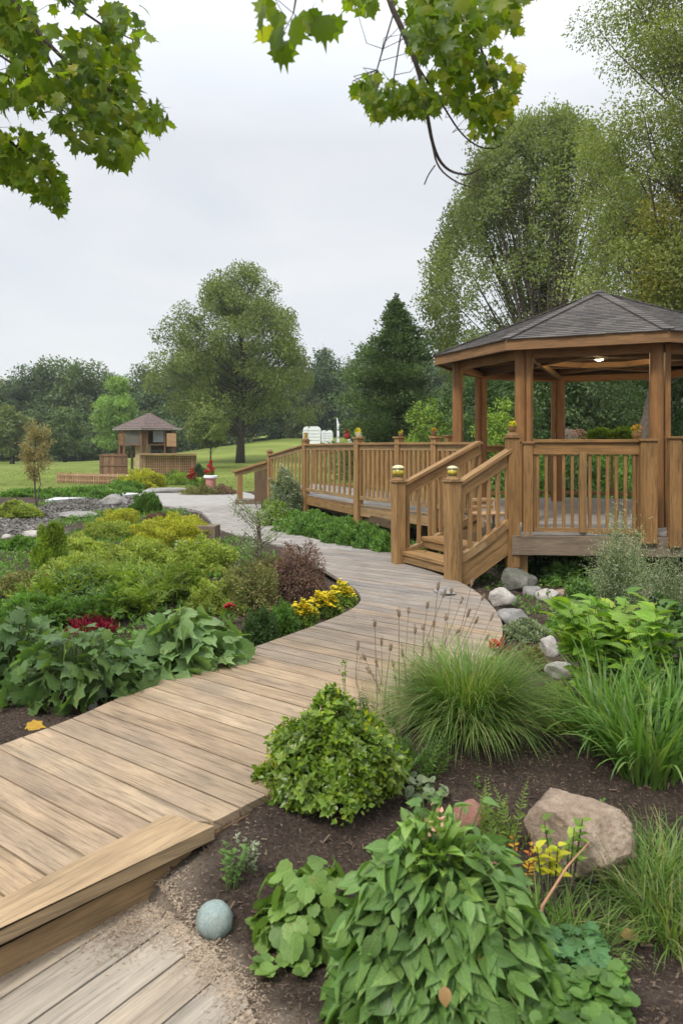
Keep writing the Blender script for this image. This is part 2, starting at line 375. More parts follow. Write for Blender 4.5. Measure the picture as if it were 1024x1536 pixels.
G['front'] = leafmat('tier_leaf', [(.072, .135, .036), (.098, .17, .046), (.055, .11, .03), (.13, .20, .055)], .35, 4, .3, .42, veins=True)
G['quilt'] = leafmat('quilted_leaf', [(.085, .145, .035), (.11, .175, .042), (.068, .12, .03)], .35, 5, .32, .45, veins=True)
G['box'] = leafmat('box_leaf', [(.065, .12, .012), (.11, .17, .016), (.05, .09, .012), (.17, .22, .02)], .45, 7, .35, .35, spec=.5)
G['boxyel'] = leafmat('yellow_box_leaf', [(.32, .32, .02), (.42, .38, .02), (.24, .28, .02)], .2, 5, .35, .4)
G['grass'] = leafmat('grass_blade', [(.055, .115, .018), (.08, .15, .026), (.042, .085, .016), (.13, .18, .045), (.20, .19, .085)], .35, 4, .35, .5)
G['strap'] = leafmat('strap_blade', [(.06, .125, .022), (.085, .16, .032), (.048, .10, .02), (.15, .20, .06)], .35, 4, .35, .42)
G['ground'] = leafmat('ground_leaf', [(.06, .125, .022), (.09, .17, .03), (.045, .095, .018), (.12, .20, .04)], .5, 3, .35, .5)
G['clover'] = leafmat('clover_leaf', [(.06, .12, .025), (.085, .155, .034), (.048, .095, .022)], .35, 6, .35, .42)
G['redflower'] = leafmat('crimson_petal', [(.36, .012, .022), (.52, .02, .03), (.26, .010, .02)], .3, 6, .25, .5, tcol=(1.3, .6, .6))
G['darkred'] = leafmat('dark_red_leaf', [(.14, .008, .02), (.22, .012, .03), (.09, .008, .015)], .4, 8, .25, .5, tcol=(1.3, .6, .6))
G['yelflower'] = leafmat('yellow_petal', [(.80, .66, .02), (.84, .72, .03), (.74, .58, .015), (.84, .76, .10)], .12, 6, .3, .5, tcol=(1.1, 1, .5))
G['whiteflower'] = leafmat('white_petal', [(.6, .6, .55), (.7, .68, .6)], .1, 6, .3, .6, tcol=(1, 1, 1))
G['pinkflower'] = leafmat('peach_petal', [(.72, .38, .26), (.75, .50, .38)], .1, 6, .3, .6, tcol=(1, .9, .8))
G['orange'] = leafmat('orange_petal', [(.55, .22, .02), (.62, .40, .02), (.40, .10, .02)], .1, 6, .3, .6, tcol=(1, .8, .6))
G['seed'] = leafmat('seed_scale', [(.15, .11, .085), (.20, .15, .11), (.10, .075, .06)], .2, 6, .2, .8, tcol=(1, 1, 1))
G['dry'] = leafmat('dry_leaf', [(.42, .22, .10), (.36, .17, .08)], .2, 20, .2, .6, tcol=(1, .8, .6))
G['yeldry'] = leafmat('yellow_fallen_leaf', [(.5, .30, .03), (.45, .26, .03)], .2, 20, .2, .6)

# ------------------------------------------------------------------ paths in plan (metres)
def pl(pts, z=0): return [at(x, y, z)[:2] for x, y in pts]
BEAM_BACK = [at(0, 1357)[:2], at(252, 1228)[:2]]
bd = BEAM_BACK[1]-BEAM_BACK[0]; bd = bd/np.linalg.norm(bd)      # direction of the step edge
bn = np.array([bd[1], -bd[0]])                                    # towards the camera side, right
walk_left = pl([(252, 1228)][:0]+[(0, 1118), (110, 1078), (215, 1030), (330, 988), (440, 950), (505, 925), (537, 908), (543, 895), (528, 878), (505, 866), (480, 850), (450, 832), (425, 820)])
walk_right = pl([(592, 829), (600, 838), (640, 855), (690, 872), (722, 892), (748, 920), (755, 945), (748, 975), (715, 1010), (650, 1060), (560, 1120), (470, 1160), (398, 1192), (322, 1232)])
left_s = smooth_poly(walk_left, 2, False); right_s = smooth_poly(walk_right, 2, False)
edge0 = BEAM_BACK[0]-bd*2.2; lft0 = at(0, 1118)[:2]
WALK = np.vstack([[edge0], [lft0+(edge0-BEAM_BACK[0])*1.0+np.array([-1.2, .1])], left_s, right_s, [BEAM_BACK[1]-bd*.02+bn*.004]])
paver_px = [(425, 820), (380, 806), (345, 800), (322, 790), (312, 776), (298, 764), (250, 760), (225, 752), (206, 744), (214, 738), (262, 736), (330, 733), (372, 738), (392, 748), (392, 768), (405, 785), (440, 800), (500, 815), (560, 824), (592, 829)]
PAVE = smooth_poly(pl(paver_px), 1)
LOW = [BEAM_BACK[0]-bd*2.5, BEAM_BACK[1]-bd*.22+bn*.1]
lowpx = [(232, 1345), (275, 1385), (300, 1410), (330, 1440), (352, 1470), (372, 1500), (392, 1560), (420, 1660), (470, 1800)]
LOWZ = -.17
LOWPOLY = np.array([BEAM_BACK[0]-bd*2.5+bn*.06, BEAM_BACK[1]-bd*.18+bn*.06]+pl(lowpx, LOWZ)+[np.array([-.05, .9]), np.array([-2.6, .2])])
def segdist(x, y, line):
    d = np.full(np.shape(x), 1e9)
    for a, b in zip(line[:-1], line[1:]):
        ab = b-a; t = np.clip(((x-a[0])*ab[0]+(y-a[1])*ab[1])/(ab@ab+1e-12), 0, 1)
        d = np.minimum(d, np.hypot(x-a[0]-t*ab[0], y-a[1]-t*ab[1]))
    return d
def gh(x, y):
    """ground height"""
    x = np.asarray(x, float); y = np.asarray(y, float)
    z = -.085+0*x
    near = sm(3.9, 2.6, y)
    z = z-.10*near*sm(-1.6, .2, x+.0)-.03*near
    z = z+.05*sm(9.5, 12, y)*sm(30, 16, y)*sm(2.2, .6, x)
    z = z-.10*sm(.8, 2.4, x)*sm(6.5, 8.5, y)*sm(22, 15, y)
    z = z+.09*np.exp(-(((x+2.6)/1.4)**2+((y-8.6)/2.4)**2))
    z = z+.045*(vnoise(x, y, 1.1, 1)-.5)*sm(60, 20, y)+.028*(vnoise(x, y, 4.5, 2)-.5)*sm(25, 8, y)+.012*(vnoise(x, y, 16, 3)-.5)*sm(12, 5, y)
    t = sm(42, 115, y); z = z+t*(3.1*sm(-34, -6, x)-.5*sm(-6, -34, x))+sm(110, 220, y)*6
    z = z+.5*t*(vnoise(x, y, .04, 5)-.5)
    inl = inpoly(x, y, LOWPOLY); dl = segdist(x, y, LOWPOLY)
    z = np.where(inl, z-(.11)*sm(.0, .10, dl), z)
    wl = inpoly(x, y, WALK) | inpoly(x, y, PAVE); dw = np.minimum(segdist(x, y, WALK), segdist(x, y, PAVE))
    z = np.where(wl, z-.05*sm(0, .1, dw), z)
    z = np.where(wl | inl, z, z+.075*sm(.55, .0, dw)*sm(5.5, 4.0, y)*sm(-1.0, -.5, x))
    z = z+.05*np.exp(-(((x+.42)/.22)**2+((y-3.02)/.25)**2))*~(wl | inl)
    return z
def g(x, y): return float(gh(np.array([x]), np.array([y]))[0])
def pg(px, py):                        # ground point under a photo pixel
    z = -.08
    for _ in range(6): p = at(px, py, z); z = g(p[0], p[1])
    return np.array([p[0], p[1], z])

# ------------------------------------------------------------------ ground sheet
xs = np.concatenate([-np.geomspace(260, 6.2, 50), np.arange(-6, 7.01, .07), np.geomspace(7.2, 260, 50)])
ys = np.concatenate([[-60, -30, -12, -6, -3, -1], np.arange(0, 14, .07), np.geomspace(14.1, 420, 110)])
GX, GY = np.meshgrid(xs, ys); GZ = gh(GX, GY)
GRAVEL = [pl([(-300, 860), (-40, 835), (60, 812), (95, 795), (75, 782), (130, 770), (200, 762), (236, 752), (205, 742), (110, 744), (40, 765), (-60, 778), (-500, 790)])]
LAWNEDGE = at(0, 752)[1]
def zones(x, y):
    n = vnoise(x, y, 1.4, 8)*.8-.4; n2 = vnoise(x, y, 6, 9)*.2-.1
    yb = np.interp(x, [-14, -8, -5.2, -3.0, -2.2, 0, 2, 12], [22, 24.5, 26, 27, 22.5, 21.5, 19, 18])
    lawn = sm(-.25, .25, y-yb+n+n2)
    lawn = np.maximum(lawn, sm(-.3, .3, (-9.5+.2*(y-14))*-1*-1-x+n)*0)
    lawn = np.maximum(lawn, sm(8.5, 10, x+n)*sm(6, 8, y)*.7)
    gr = np.zeros(np.shape(x))
    for q in GRAVEL:
        i = inpoly(x+n*.25, y+n*.4, q); gr = np.maximum(gr, i*1.0)
    return lawn, gr
lw, gv = zones(GX, GY)
sand = np.clip((sm(.17, .0, segdist(GX+(vnoise(GX, GY, 9, 4)-.5)*.16, GY+(vnoise(GX, GY, 9, 6)-.5)*.16, np.array(LOWPOLY[1:-2])))), 0, 1)
ny, nx = GX.shape
idx = np.arange(ny*nx).reshape(ny, nx)
q = np.stack([idx[:-1, :-1], idx[:-1, 1:], idx[1:, 1:], idx[1:, :-1]], -1).reshape(-1, 4)
me = mesh_np('ground', np.stack([GX, GY, GZ], -1).reshape(-1, 3), q.ravel(), np.arange(len(q))*4, np.full(len(q), 4), smooth=True)
ca = me.color_attributes.new('zone', 'FLOAT_COLOR', 'POINT')
ca.data.foreach_set('color', np.stack([lw, gv, sand, np.ones_like(lw)], -1).astype(np.float32).ravel())
def groundmat():
    m, t, b, o = mat_new('ground_cover'); ob = N(t, 'ShaderNodeTexCoord').outputs['Object']
    at_ = N(t, 'ShaderNodeAttribute'); at_.attribute_name = 'zone'; sp = N(t, 'ShaderNodeSeparateColor'); t.links.new(at_.outputs['Color'], sp.inputs[0])
    n1 = noise(t, ob, 60, 8, .75); n2 = noise(t, ob, 5, 6, .7); n3 = noise(t, ob, .25, 5, .6); n4 = noise(t, mapping(t, ob, (.02, .09, 1)), 1, 4, .6)
    mul = ramp(t, [(.28, (.020, .015, .012)), (.45, (.052, .038, .030)), (.6, (.085, .064, .050)), (.75, (.15, .12, .10))], n1).outputs[0]
    mul = mixc(t, mul, ramp(t, [(.3, .65), (.7, 1.3)], n2).outputs[0], 1, 'MULTIPLY')
    law = ramp(t, [(.3, (.11, .155, .03)), (.5, (.15, .19, .04)), (.7, (.20, .22, .06))], n3).outputs[0]
    law = mixc(t, law, ramp(t, [(.3, .72), (.5, 1), (.7, 1.35)], n4).outputs[0], 1, 'MULTIPLY')
    law = mixc(t, law, ramp(t, [(.3, .6), (.7, 1.3)], noise(t, ob, 9, 6, .8)).outputs[0], .7, 'MULTIPLY')
    gra = ramp(t, [(.3, (.07, .065, .06)), (.5, (.12, .112, .10)), (.7, (.19, .175, .155))], noise(t, ob, 22, 8, .8)).outputs[0]
    sa = ramp(t, [(.3, (.13, .10, .075)), (.5, (.26, .21, .16)), (.7, (.42, .36, .29))], noise(t, ob, 80, 6, .8)).outputs[0]
    c = mixc(t, mul, law, sp.outputs[0]); c = mixc(t, c, gra, sp.outputs[1]); c = mixc(t, c, sa, sp.outputs[2])
    t.links.new(c, b.inputs['Base Color']); b.inputs['Roughness'].default_value = .95; b.inputs['Specular IOR Level'].default_value = .1
    bump(t, b, n1, .9, .02); return m
o = link('ground', me, groundmat()); tag(o, kind='structure')

# ------------------------------------------------------------------ board surfaces
def scan(poly, P0, u, v, s):           # intervals along u where the line at offset s crosses the polygon
    p = np.asarray(poly)-P0; a = p@u; b = p@v; r = []
    for i in range(len(p)):
        j = (i+1) % len(p)
        if (b[i] > s) != (b[j] > s): r.append(a[i]+(s-b[i])*(a[j]-a[i])/(b[j]-b[i]))
    r.sort(); return [(r[k], r[k+1]) for k in range(0, len(r)-1, 2)]
def boards(name, poly, ang, w, gap, z0, z1, mat, kind='structure', parent=None, bevel=.003, jitter=.0):
    u = np.array([cos(ang), sin(ang)]); v = np.array([-sin(ang), cos(ang)]); P0 = np.asarray(poly)[0]
    b = (np.asarray(poly)-P0)@v; mb = MB(); s = b.min()
    while s < b.max():
        ss = np.linspace(s+gap/2, s+w-gap/2, 5); I = [scan(poly, P0, u, v, q) for q in ss]
        k = min(len(i) for i in I)
        if k and all(len(i) == k for i in I):
            for j in range(k):
                a = [i[j] for i in I]
                if max(q[1]-q[0] for q in a) < .06: continue
                lft = [P0+u*q[0]+v*t_ for q, t_ in zip(a, ss)]; rgt = [P0+u*q[1]+v*t_ for q, t_ in zip(a, ss)]
                dz = rng.normal()*jitter
                mb.prism(rgt+lft[::-1], z0+dz, z1+dz, uax=u)
        elif k:
            i0 = I[2] if len(I[2]) else I[0]
            for (a0, a1) in i0:
                mb.prism([P0+u*a1+v*ss[0], P0+u*a1+v*ss[-1], P0+u*a0+v*ss[-1], P0+u*a0+v*ss[0]], z0, z1, uax=u)
        s += w
    ob = mb.build(name, mat, parent, bevel=bevel)
    if parent is None: tag(ob, kind=kind)
    return ob
A0 = math.atan2(-bn[1], -bn[0])        # boards run square to the step edge
boards('boardwalk', WALK, A0, .160, .011, -.038, 0.0, M['board'], jitter=.0008)
boards('lower_deck', LOWPOLY, math.atan2(bd[1], bd[0])+.04, .168, .009, LOWZ-.035, LOWZ, M['board_grey'], jitter=.0008)
# rim board under the walk edges, its wood coloured dark for the shadow there
def rim(name, line, z0, z1, wid, mat, parent=None):
    mb = MB()
    for a, b in zip(line[:-1], line[1:]):
        mb.beam((a[0], a[1], (z0+z1)/2), (b[0], b[1], (z0+z1)/2), wid, z1-z0)
    return mb.build(name, mat, parent)
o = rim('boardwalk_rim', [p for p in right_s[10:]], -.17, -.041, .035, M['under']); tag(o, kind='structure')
# pavers
def pavemat():
    m, t, b, o = mat_new('grey_pavers'); ob = N(t, 'ShaderNodeTexCoord').outputs['Object']
    br = N(t, 'ShaderNodeTexBrick'); br.inputs['Scale'].default_value = 1.0; br.inputs['Brick Width'].default_value = .42; br.inputs['Row Height'].default_value = .16
    br.inputs['Mortar Size'].default_value = .012; br.inputs['Color1'].default_value = (.235, .22, .20, 1); br.inputs['Color2'].default_value = (.31, .29, .26, 1); br.inputs['Mortar'].default_value = (.15, .135, .12, 1)
    t.links.new(mapping(t, ob, (1, 1, 1), (0, 0, .5)), br.inputs[0])
    c = mixc(t, br.outputs[0], ramp(t, [(.3, .7), (.7, 1.2)], noise(t, ob, 3, 6, .7)).outputs[0], 1, 'MULTIPLY')
    spx = N(t, 'ShaderNodeSeparateXYZ'); t.links.new(ob, spx.inputs[0])
    mr = N(t, 'ShaderNodeMapRange'); mr.inputs['From Min'].default_value = 19.4; mr.inputs['From Max'].default_value = 19.5; t.links.new(spx.outputs[1], mr.inputs[0])
    conc = ramp(t, [(.3, (.25, .24, .22)), (.7, (.34, .325, .30))], noise(t, ob, 2.5, 6, .7)).outputs[0]
    c = mixc(t, c, conc, mr.outputs[0])
    t.links.new(c, b.inputs['Base Color']); b.inputs['Roughness'].default_value = .85; bump(t, b, br.outputs['Fac'], .4, .006); return m
mb = MB(); mb.prism(PAVE, -.12, -.002); o = mb.build('paved_path', pavemat()); tag(o, kind='structure')
# far strip of path behind the pavilion shrubs
mb = MB(); mb.prism(smooth_poly(pl([(60, 752), (130, 746), (200, 742), (212, 739), (150, 739), (90, 744)]), 1), -.12, .0); o = mb.build('gravel_footpath', M['cushion']); tag(o, kind='structure')

# step edge: bevelled beam with skirt below
t_ = empty('step_edge_beam', (BEAM_BACK[1][0], BEAM_BACK[1][1], 0), 'chunky tan timber edge beam with mitred end along the upper deck step', 'deck beam')
p0 = BEAM_BACK[0]-bd*2.2; p1 = BEAM_BACK[1]; fr1 = at(322, 1246)[:2]; fra = at(0, 1402)[:2]; fd = nrm(fr1-fra)
mb = MB(); mb.prism([p0, fra-fd*2.2, fr1, p1], -.036, .020, uax=bd); mb.build('beam_cap', M['curb'], t_, bevel=.012)
mb = MB(); s0 = fra-fd*2.2-bn*.045; s1 = fr1-fd*.05-bn*.05
mb.hexa([(*s0, -.29), (*(s0-bn*.04), -.29), (*(s0-bn*.04), -.037), (*s0, -.037), (*(s1-bd*.17), -.29), (*(s1-bd*.17-bn*.04), -.29), (*(s1-bn*.04), -.037), (*s1, -.037)])
mb.build('skirt_board', M['skirtw'], t_, bevel=.004)

# ------------------------------------------------------------------ leaves: templates and scattering
def T_quad(w=.55, fold=.12):
    return np.array([(0, 0, 0), (w/2, .5, fold), (0, 1, 0), (-w/2, .5, fold)]), [[0, 1, 2], [0, 2, 3]]
def T_ovate(w=.55, fold=.12, droop=.25, n=4, tipf=1.0):
    V = [(0, 0, 0)]; 
    for i in range(1, n):
        t = i/n; ww = w/2*(sin(pi*t**.72))**.9; z = -droop*t*t
        V += [(0, t, z), (ww, t-.03, z+fold*ww*2), (-ww, t-.03, z+fold*ww*2)]
    V.append((0, 1, -droop)); Fc = [[0, 2, 1], [0, 1, 3]]
    for i in range(1, n-1):
        a = 1+(i-1)*3; b = a+3; Fc += [[a, a+1, b+1, b], [a+2, a, b, b+2]]
    a = 1+(n-2)*3; e = len(V)-1; Fc += [[a, a+1, e], [a+2, a, e]]
    return np.array(V), Fc
def T_lobed(lobes, depth=.25, droop=.2, fold=.15, wid=1.0, seed=0):
    """leaf outline with pointed lobes: list of (angle from leaf axis in degrees, reach); petiole joins at the origin"""
    r = np.random.default_rng(seed); pts = []
    L_ = sorted(lobes); c = np.array([0, .30])
    for i, (a, l) in enumerate(L_):
        a_ = R_(a); pts.append(c+l*np.array([sin(a_)*wid, cos(a_)]))
        if i < len(L_)-1:
            a2, l2 = L_[i+1]; am = R_((a+a2)/2); lm = min(l, l2)*(1-depth)
            for q, f in ((-.18, 1.06), (0, 1.0), (.18, 1.06)): pts.append(c+lm*f*np.array([sin(am+q*R_(a2-a))*wid, cos(am+q*R_(a2-a))]))
    P = [(0, 0.0)]+[tuple(p) for p in pts]
    inner = [(c[0]+(p[0]-c[0])*.5, c[1]+(p[1]-c[1])*.5) for p in P]
    V = [(c[0], c[1])]+inner+P; n = len(P)
    def z(x, y): return -droop*(max(0, y)**2+.6*x*x)+fold*abs(x)*(1-.6*abs(x))
    V = np.array([(x, y, z(x, y)) for x, y in V]); Fc = []
    for i in range(n):
        j = (i+1) % n; Fc.append([0, 1+j, 1+i]); Fc.append([1+i, 1+j, 1+n+j, 1+n+i])
    return V, Fc
MAPLE = T_lobed([(-140, .36), (-105, .46), (-68, .58), (-30, .50), (0, .70), (30, .50), (68, .58), (105, .46), (140, .36)], .20, .30, .20, 1.0)
MAPLE3 = T_lobed([(-115, .40), (-55, .60), (0, .66), (55, .60), (115, .40)], .30, .15, .45, .95)
MAPLE2 = T_lobed([(-130, .38), (-68, .57), (-25, .50), (0, .68), (25, .50), (68, .57), (130, .38)], .24, .55, .35, .95)
LOBED = T_lobed([(-140, .42), (-95, .52), (-48, .60), (0, .70), (48, .60), (95, .52), (140, .42)], .20, .30, .12, 1.0)
HEART = T_lobed([(-150, .42), (-110, .47), (-60, .50), (-20, .62), (0, .74), (20, .62), (60, .50), (110, .47), (150, .42)], .05, .38, .14, 1.0)
ROUND = T_lobed([(-150, .40), (-110, .46), (-70, .48), (-30, .50), (0, .54), (30, .50), (70, .48), (110, .46), (150, .40)], .07, .1, .25, 1.0)
QUAD = T_quad(); NARROW = T_quad(.25, .05); WIDE = T_quad(.8, .15)
OVATE = T_ovate(.60, .24, .34, 6); OVATE_N = T_ovate(.42, .16, .35, 5); OV2 = T_ovate(.58, .28, .05, 5); OV3 = T_ovate(.66, .06, .55, 5); LOB2 = T_lobed([(-135, .40), (-85, .55), (-42, .56), (0, .74), (42, .56), (85, .50), (135, .44)], .26, .10, .35, .95); HEART2 = T_lobed([(-150, .42), (-105, .50), (-50, .50), (0, .76), (50, .52), (105, .47), (150, .42)], .10, .15, .35, .95)
PETAL = T_ovate(.7, .1, -.1, 3); SMALL = T_ovate(.6, .12, .15, 3)
def scatter(name, tmpl, P, D, Nn, Sz, mat, parent=None, uv=False, smooth=False, W=None, raw=False):
    """one mesh of leaves: P base points, D leaf directions, Nn face normals, Sz lengths, W width factors"""
    tm = tmpl if isinstance(tmpl, list) else [tmpl]; P = np.asarray(P, float); n = len(P)
    D = nrm(np.asarray(D, float)); X = nrm(np.cross(D, np.asarray(Nn, float))); Z = np.cross(X, D)
    Sz = np.broadcast_to(np.asarray(Sz, float), (n,)); W = np.ones(n) if W is None else W
    which = rng.integers(0, len(tm), n); Vs = []; Ls = []; Ts = []; U = []; off = 0
    for k, (V, Fc) in enumerate(tm):
        i = np.where(which == k)[0]
        if not len(i): continue
        B = V[None, :, 0, None]*X[i][:, None]*W[i][:, None, None]+V[None, :, 1, None]*D[i][:, None]+V[None, :, 2, None]*Z[i][:, None]
        Vs.append((P[i][:, None]+B*Sz[i][:, None, None]).reshape(-1, 3))
        lp = np.concatenate([np.array(f) for f in Fc]); tt = np.array([len(f) for f in Fc])
        Ls.append((lp[None]+(np.arange(len(i))*len(V))[:, None]+off).ravel()); Ts.append(np.tile(tt, len(i)))
        if uv: U.append(np.tile(V[lp][:, :2], (len(i), 1)))
        off += len(i)*len(V)
    T = np.concatenate(Ts); st = np.concatenate([[0], np.cumsum(T)[:-1]])
    me = mesh_np(name, np.vstack(Vs), np.concatenate(Ls), st, T, np.vstack(U) if uv else None, smooth)
    if raw: return me
    return link(name, me, mat, parent)
def rdir(n, up=0.0):
    d = rng.normal(size=(n, 3)); d[:, 2] += up; return nrm(d)
def blades(name, base, az, lean, length, width, droop, mat, parent=None, seg=6, twist=.3):
    """grass or strap blades: arrays of base, azimuth, lean (0 upright), length, width, droop"""
    n = len(base); t = np.linspace(0, 1, seg+1); h = np.stack([np.cos(az), np.sin(az), 0*az], -1)
    s = np.stack([-np.sin(az+twist*rng.normal(size=n)), np.cos(az+twist*rng.normal(size=n)), 0*az], -1)
    ang = lean[:, None]+droop[:, None]*t[None]**1.3         # angle from vertical grows towards the tip
    dl = length[:, None]/seg
    hx = np.concatenate([np.zeros((n, 1)), np.cumsum(np.sin(ang[:, :-1])*dl, 1)], 1); vz = np.concatenate([np.zeros((n, 1)), np.cumsum(np.cos(ang[:, :-1])*dl, 1)], 1)
    c = base[:, None]+h[:, None]*hx[..., None]+np.array([0, 0, 1.])*vz[..., None]
    wd = width[:, None]*np.minimum(1, (1-t[None])**.6*1.15)*(.55+.45*np.minimum(1, t[None]*4))/2
    Lf = c-s[:, None]*wd[..., None]; Rt = c+s[:, None]*wd[..., None]
    V = np.stack([Lf, Rt], 2).reshape(-1, 3); k = (seg+1)*2
    f = np.array([[2*i, 2*i+1, 2*i+3, 2*i+2] for i in range(seg)]).ravel()
    lp = (f[None]+(np.arange(n)*k)[:, None]).ravel(); m = n*seg
    me = mesh_np(name, V, lp, np.arange(m)*4, np.full(m, 4), smooth=True)
    return link(name, me, mat, parent)
def lump(d, k=3.0, seed=0):            # lumpy radius factor from a direction
    return 1+.16*np.sin(d[:, 0]*k*2.1+seed)*np.cos(d[:, 1]*k*1.7+seed*2)+.12*np.sin(d[:, 2]*k*3.1+d[:, 0]*k*2+seed*3)+.07*np.sin(d[:, 1]*k*6+seed)*np.sin(d[:, 0]*k*5)
def mound_leaves(c, r, n, seed=0, inner=.45, k=3.0, up=.5, rand=.7):
    """points through the outer volume of a lumpy half ellipsoid, with outward directions"""
    d = rdir(n); d[:, 2] = np.abs(d[:, 2]); f = lump(d, k, seed)*(1-inner*rng.random(n)**2.2)
    P = np.array(c)+d*f[:, None]*np.array(r); P[:, 2] = np.maximum(P[:, 2], c[2]+.005)
    out = nrm(d/np.array(r)); D = nrm(out*.5+rdir(n)*rand+np.array([0, 0, up])); Nn = nrm(out+rdir(n)*.5+np.array([0, 0, .4]))
    return P, D, Nn
def stems_to(mbx, c, P, k, r0=.006, n=5):
    for i in rng.integers(0, len(P), k):
        q = P[i]; m = (np.array(c)+q)/2+np.array([0, 0, .15*np.linalg.norm(q-c)]); mbx.tube([c, m, q], [r0, r0*.7, r0*.35], n)
def bush(name, c, r, n, size, mat, label, cat='shrub', group=None, tm=QUAD, seed=None, inner=.45, k=3.0, up=.4, flowers=None, stems=6, stem_r=.006, rand=.7, uv=False, stem_mat='twig'):
    seed = rng.random()*9 if seed is None else seed; c = np.array(c, float); c[2] -= .01
    P, D, Nn = mound_leaves(c, r, n, seed, inner, k, up, rand)
    root = empty(name, c, label, cat, group)
    scatter('foliage', tm, P, D, Nn, size*(.7+.6*rng.random(n)), mat, root, uv=uv, smooth=uv)
    if stems:
        mb = MB(); stems_to(mb, c, P, stems, stem_r); mb.build('stems', M[stem_mat], root)
    if flowers:
        fm, fn, fs, fz = flowers
        P, D, Nn = mound_leaves(c+np.array([0, 0, .01]), np.array(r)*1.04, fn*4, seed, .12, k); i = np.argsort(-P[:, 2]+rng.random(len(P))*fz)[:fn]
        ctr = P[i]; pp = []; dd = []; nn = []
        for q in ctr:
            a = rng.random()*6.28
            for j in range(5):
                th = a+j*1.257; dd.append((cos(th), sin(th), .25)); nn.append((0, 0, 1)); pp.append(q)
        nn = np.array(nn)+rdir(len(nn))*.3
        scatter('flowers', PETAL, pp, dd, nn, fs*(.8+.4*rng.random(len(pp))), fm, root)
    return root
def fern(name, c, n, length, leaflet, mat, label, cat='fern', group=None, lean=(.3, 1.1), droop=(.5, 1.2), pairs=16, wid=NARROW, stem='stem', spread=.06, fluffy=.0):
    c = np.array(c, float); root = empty(name, c, label, cat, group); P = []; D = []; Nn = []; Sz = []; mb = MB()
    for i in range(n):
        az = rng.random()*2*pi; l = length*(.6+.5*rng.random()); a0 = rng.uniform(*lean); dr = rng.uniform(*droop)
        b = c+np.array([rng.normal()*spread, rng.normal()*spread, 0]); t = np.linspace(0, 1, pairs+1); ang = a0+dr*t**1.4
        hx = np.concatenate([[0], np.cumsum(np.sin(ang[:-1])*l/pairs)]); vz = np.concatenate([[0], np.cumsum(np.cos(ang[:-1])*l/pairs)])
        h = np.array([cos(az), sin(az), 0]); pt = b+h*hx[:, None]+np.array([0, 0, 1.])*vz[:, None]
        pt[:, 2] = np.maximum(pt[:, 2], c[2]+.01)
        if i % 2 == 0: mb.tube(pt[::4], np.linspace(.0035, .0012, len(pt[::4])), 4, False)
        tan = nrm(np.gradient(pt, axis=0)); s = np.array([-sin(az), cos(az), 0]); nn = nrm(np.cross(s, tan))
        nn = nn*np.sign(nn[:, 2:3]+1e-6)
        for j in range(2, pairs+1):
            ll = leaflet*(sin(pi*min(1, (j/pairs)**.8*.93+.07))+.25)
            for sg in (-1, 1):
                P.append(pt[j]); D.append(s*sg*.85+tan[j]*.55+rng.normal(size=3)*(.12+fluffy)); Nn.append(nn[j]+rng.normal(size=3)*(.2+fluffy)); Sz.append(ll*(.85+.3*rng.random()))
    scatter('fronds', wid, P, D, Nn, np.array(Sz), mat, root)
    mb.build('stems', M[stem], root); return root

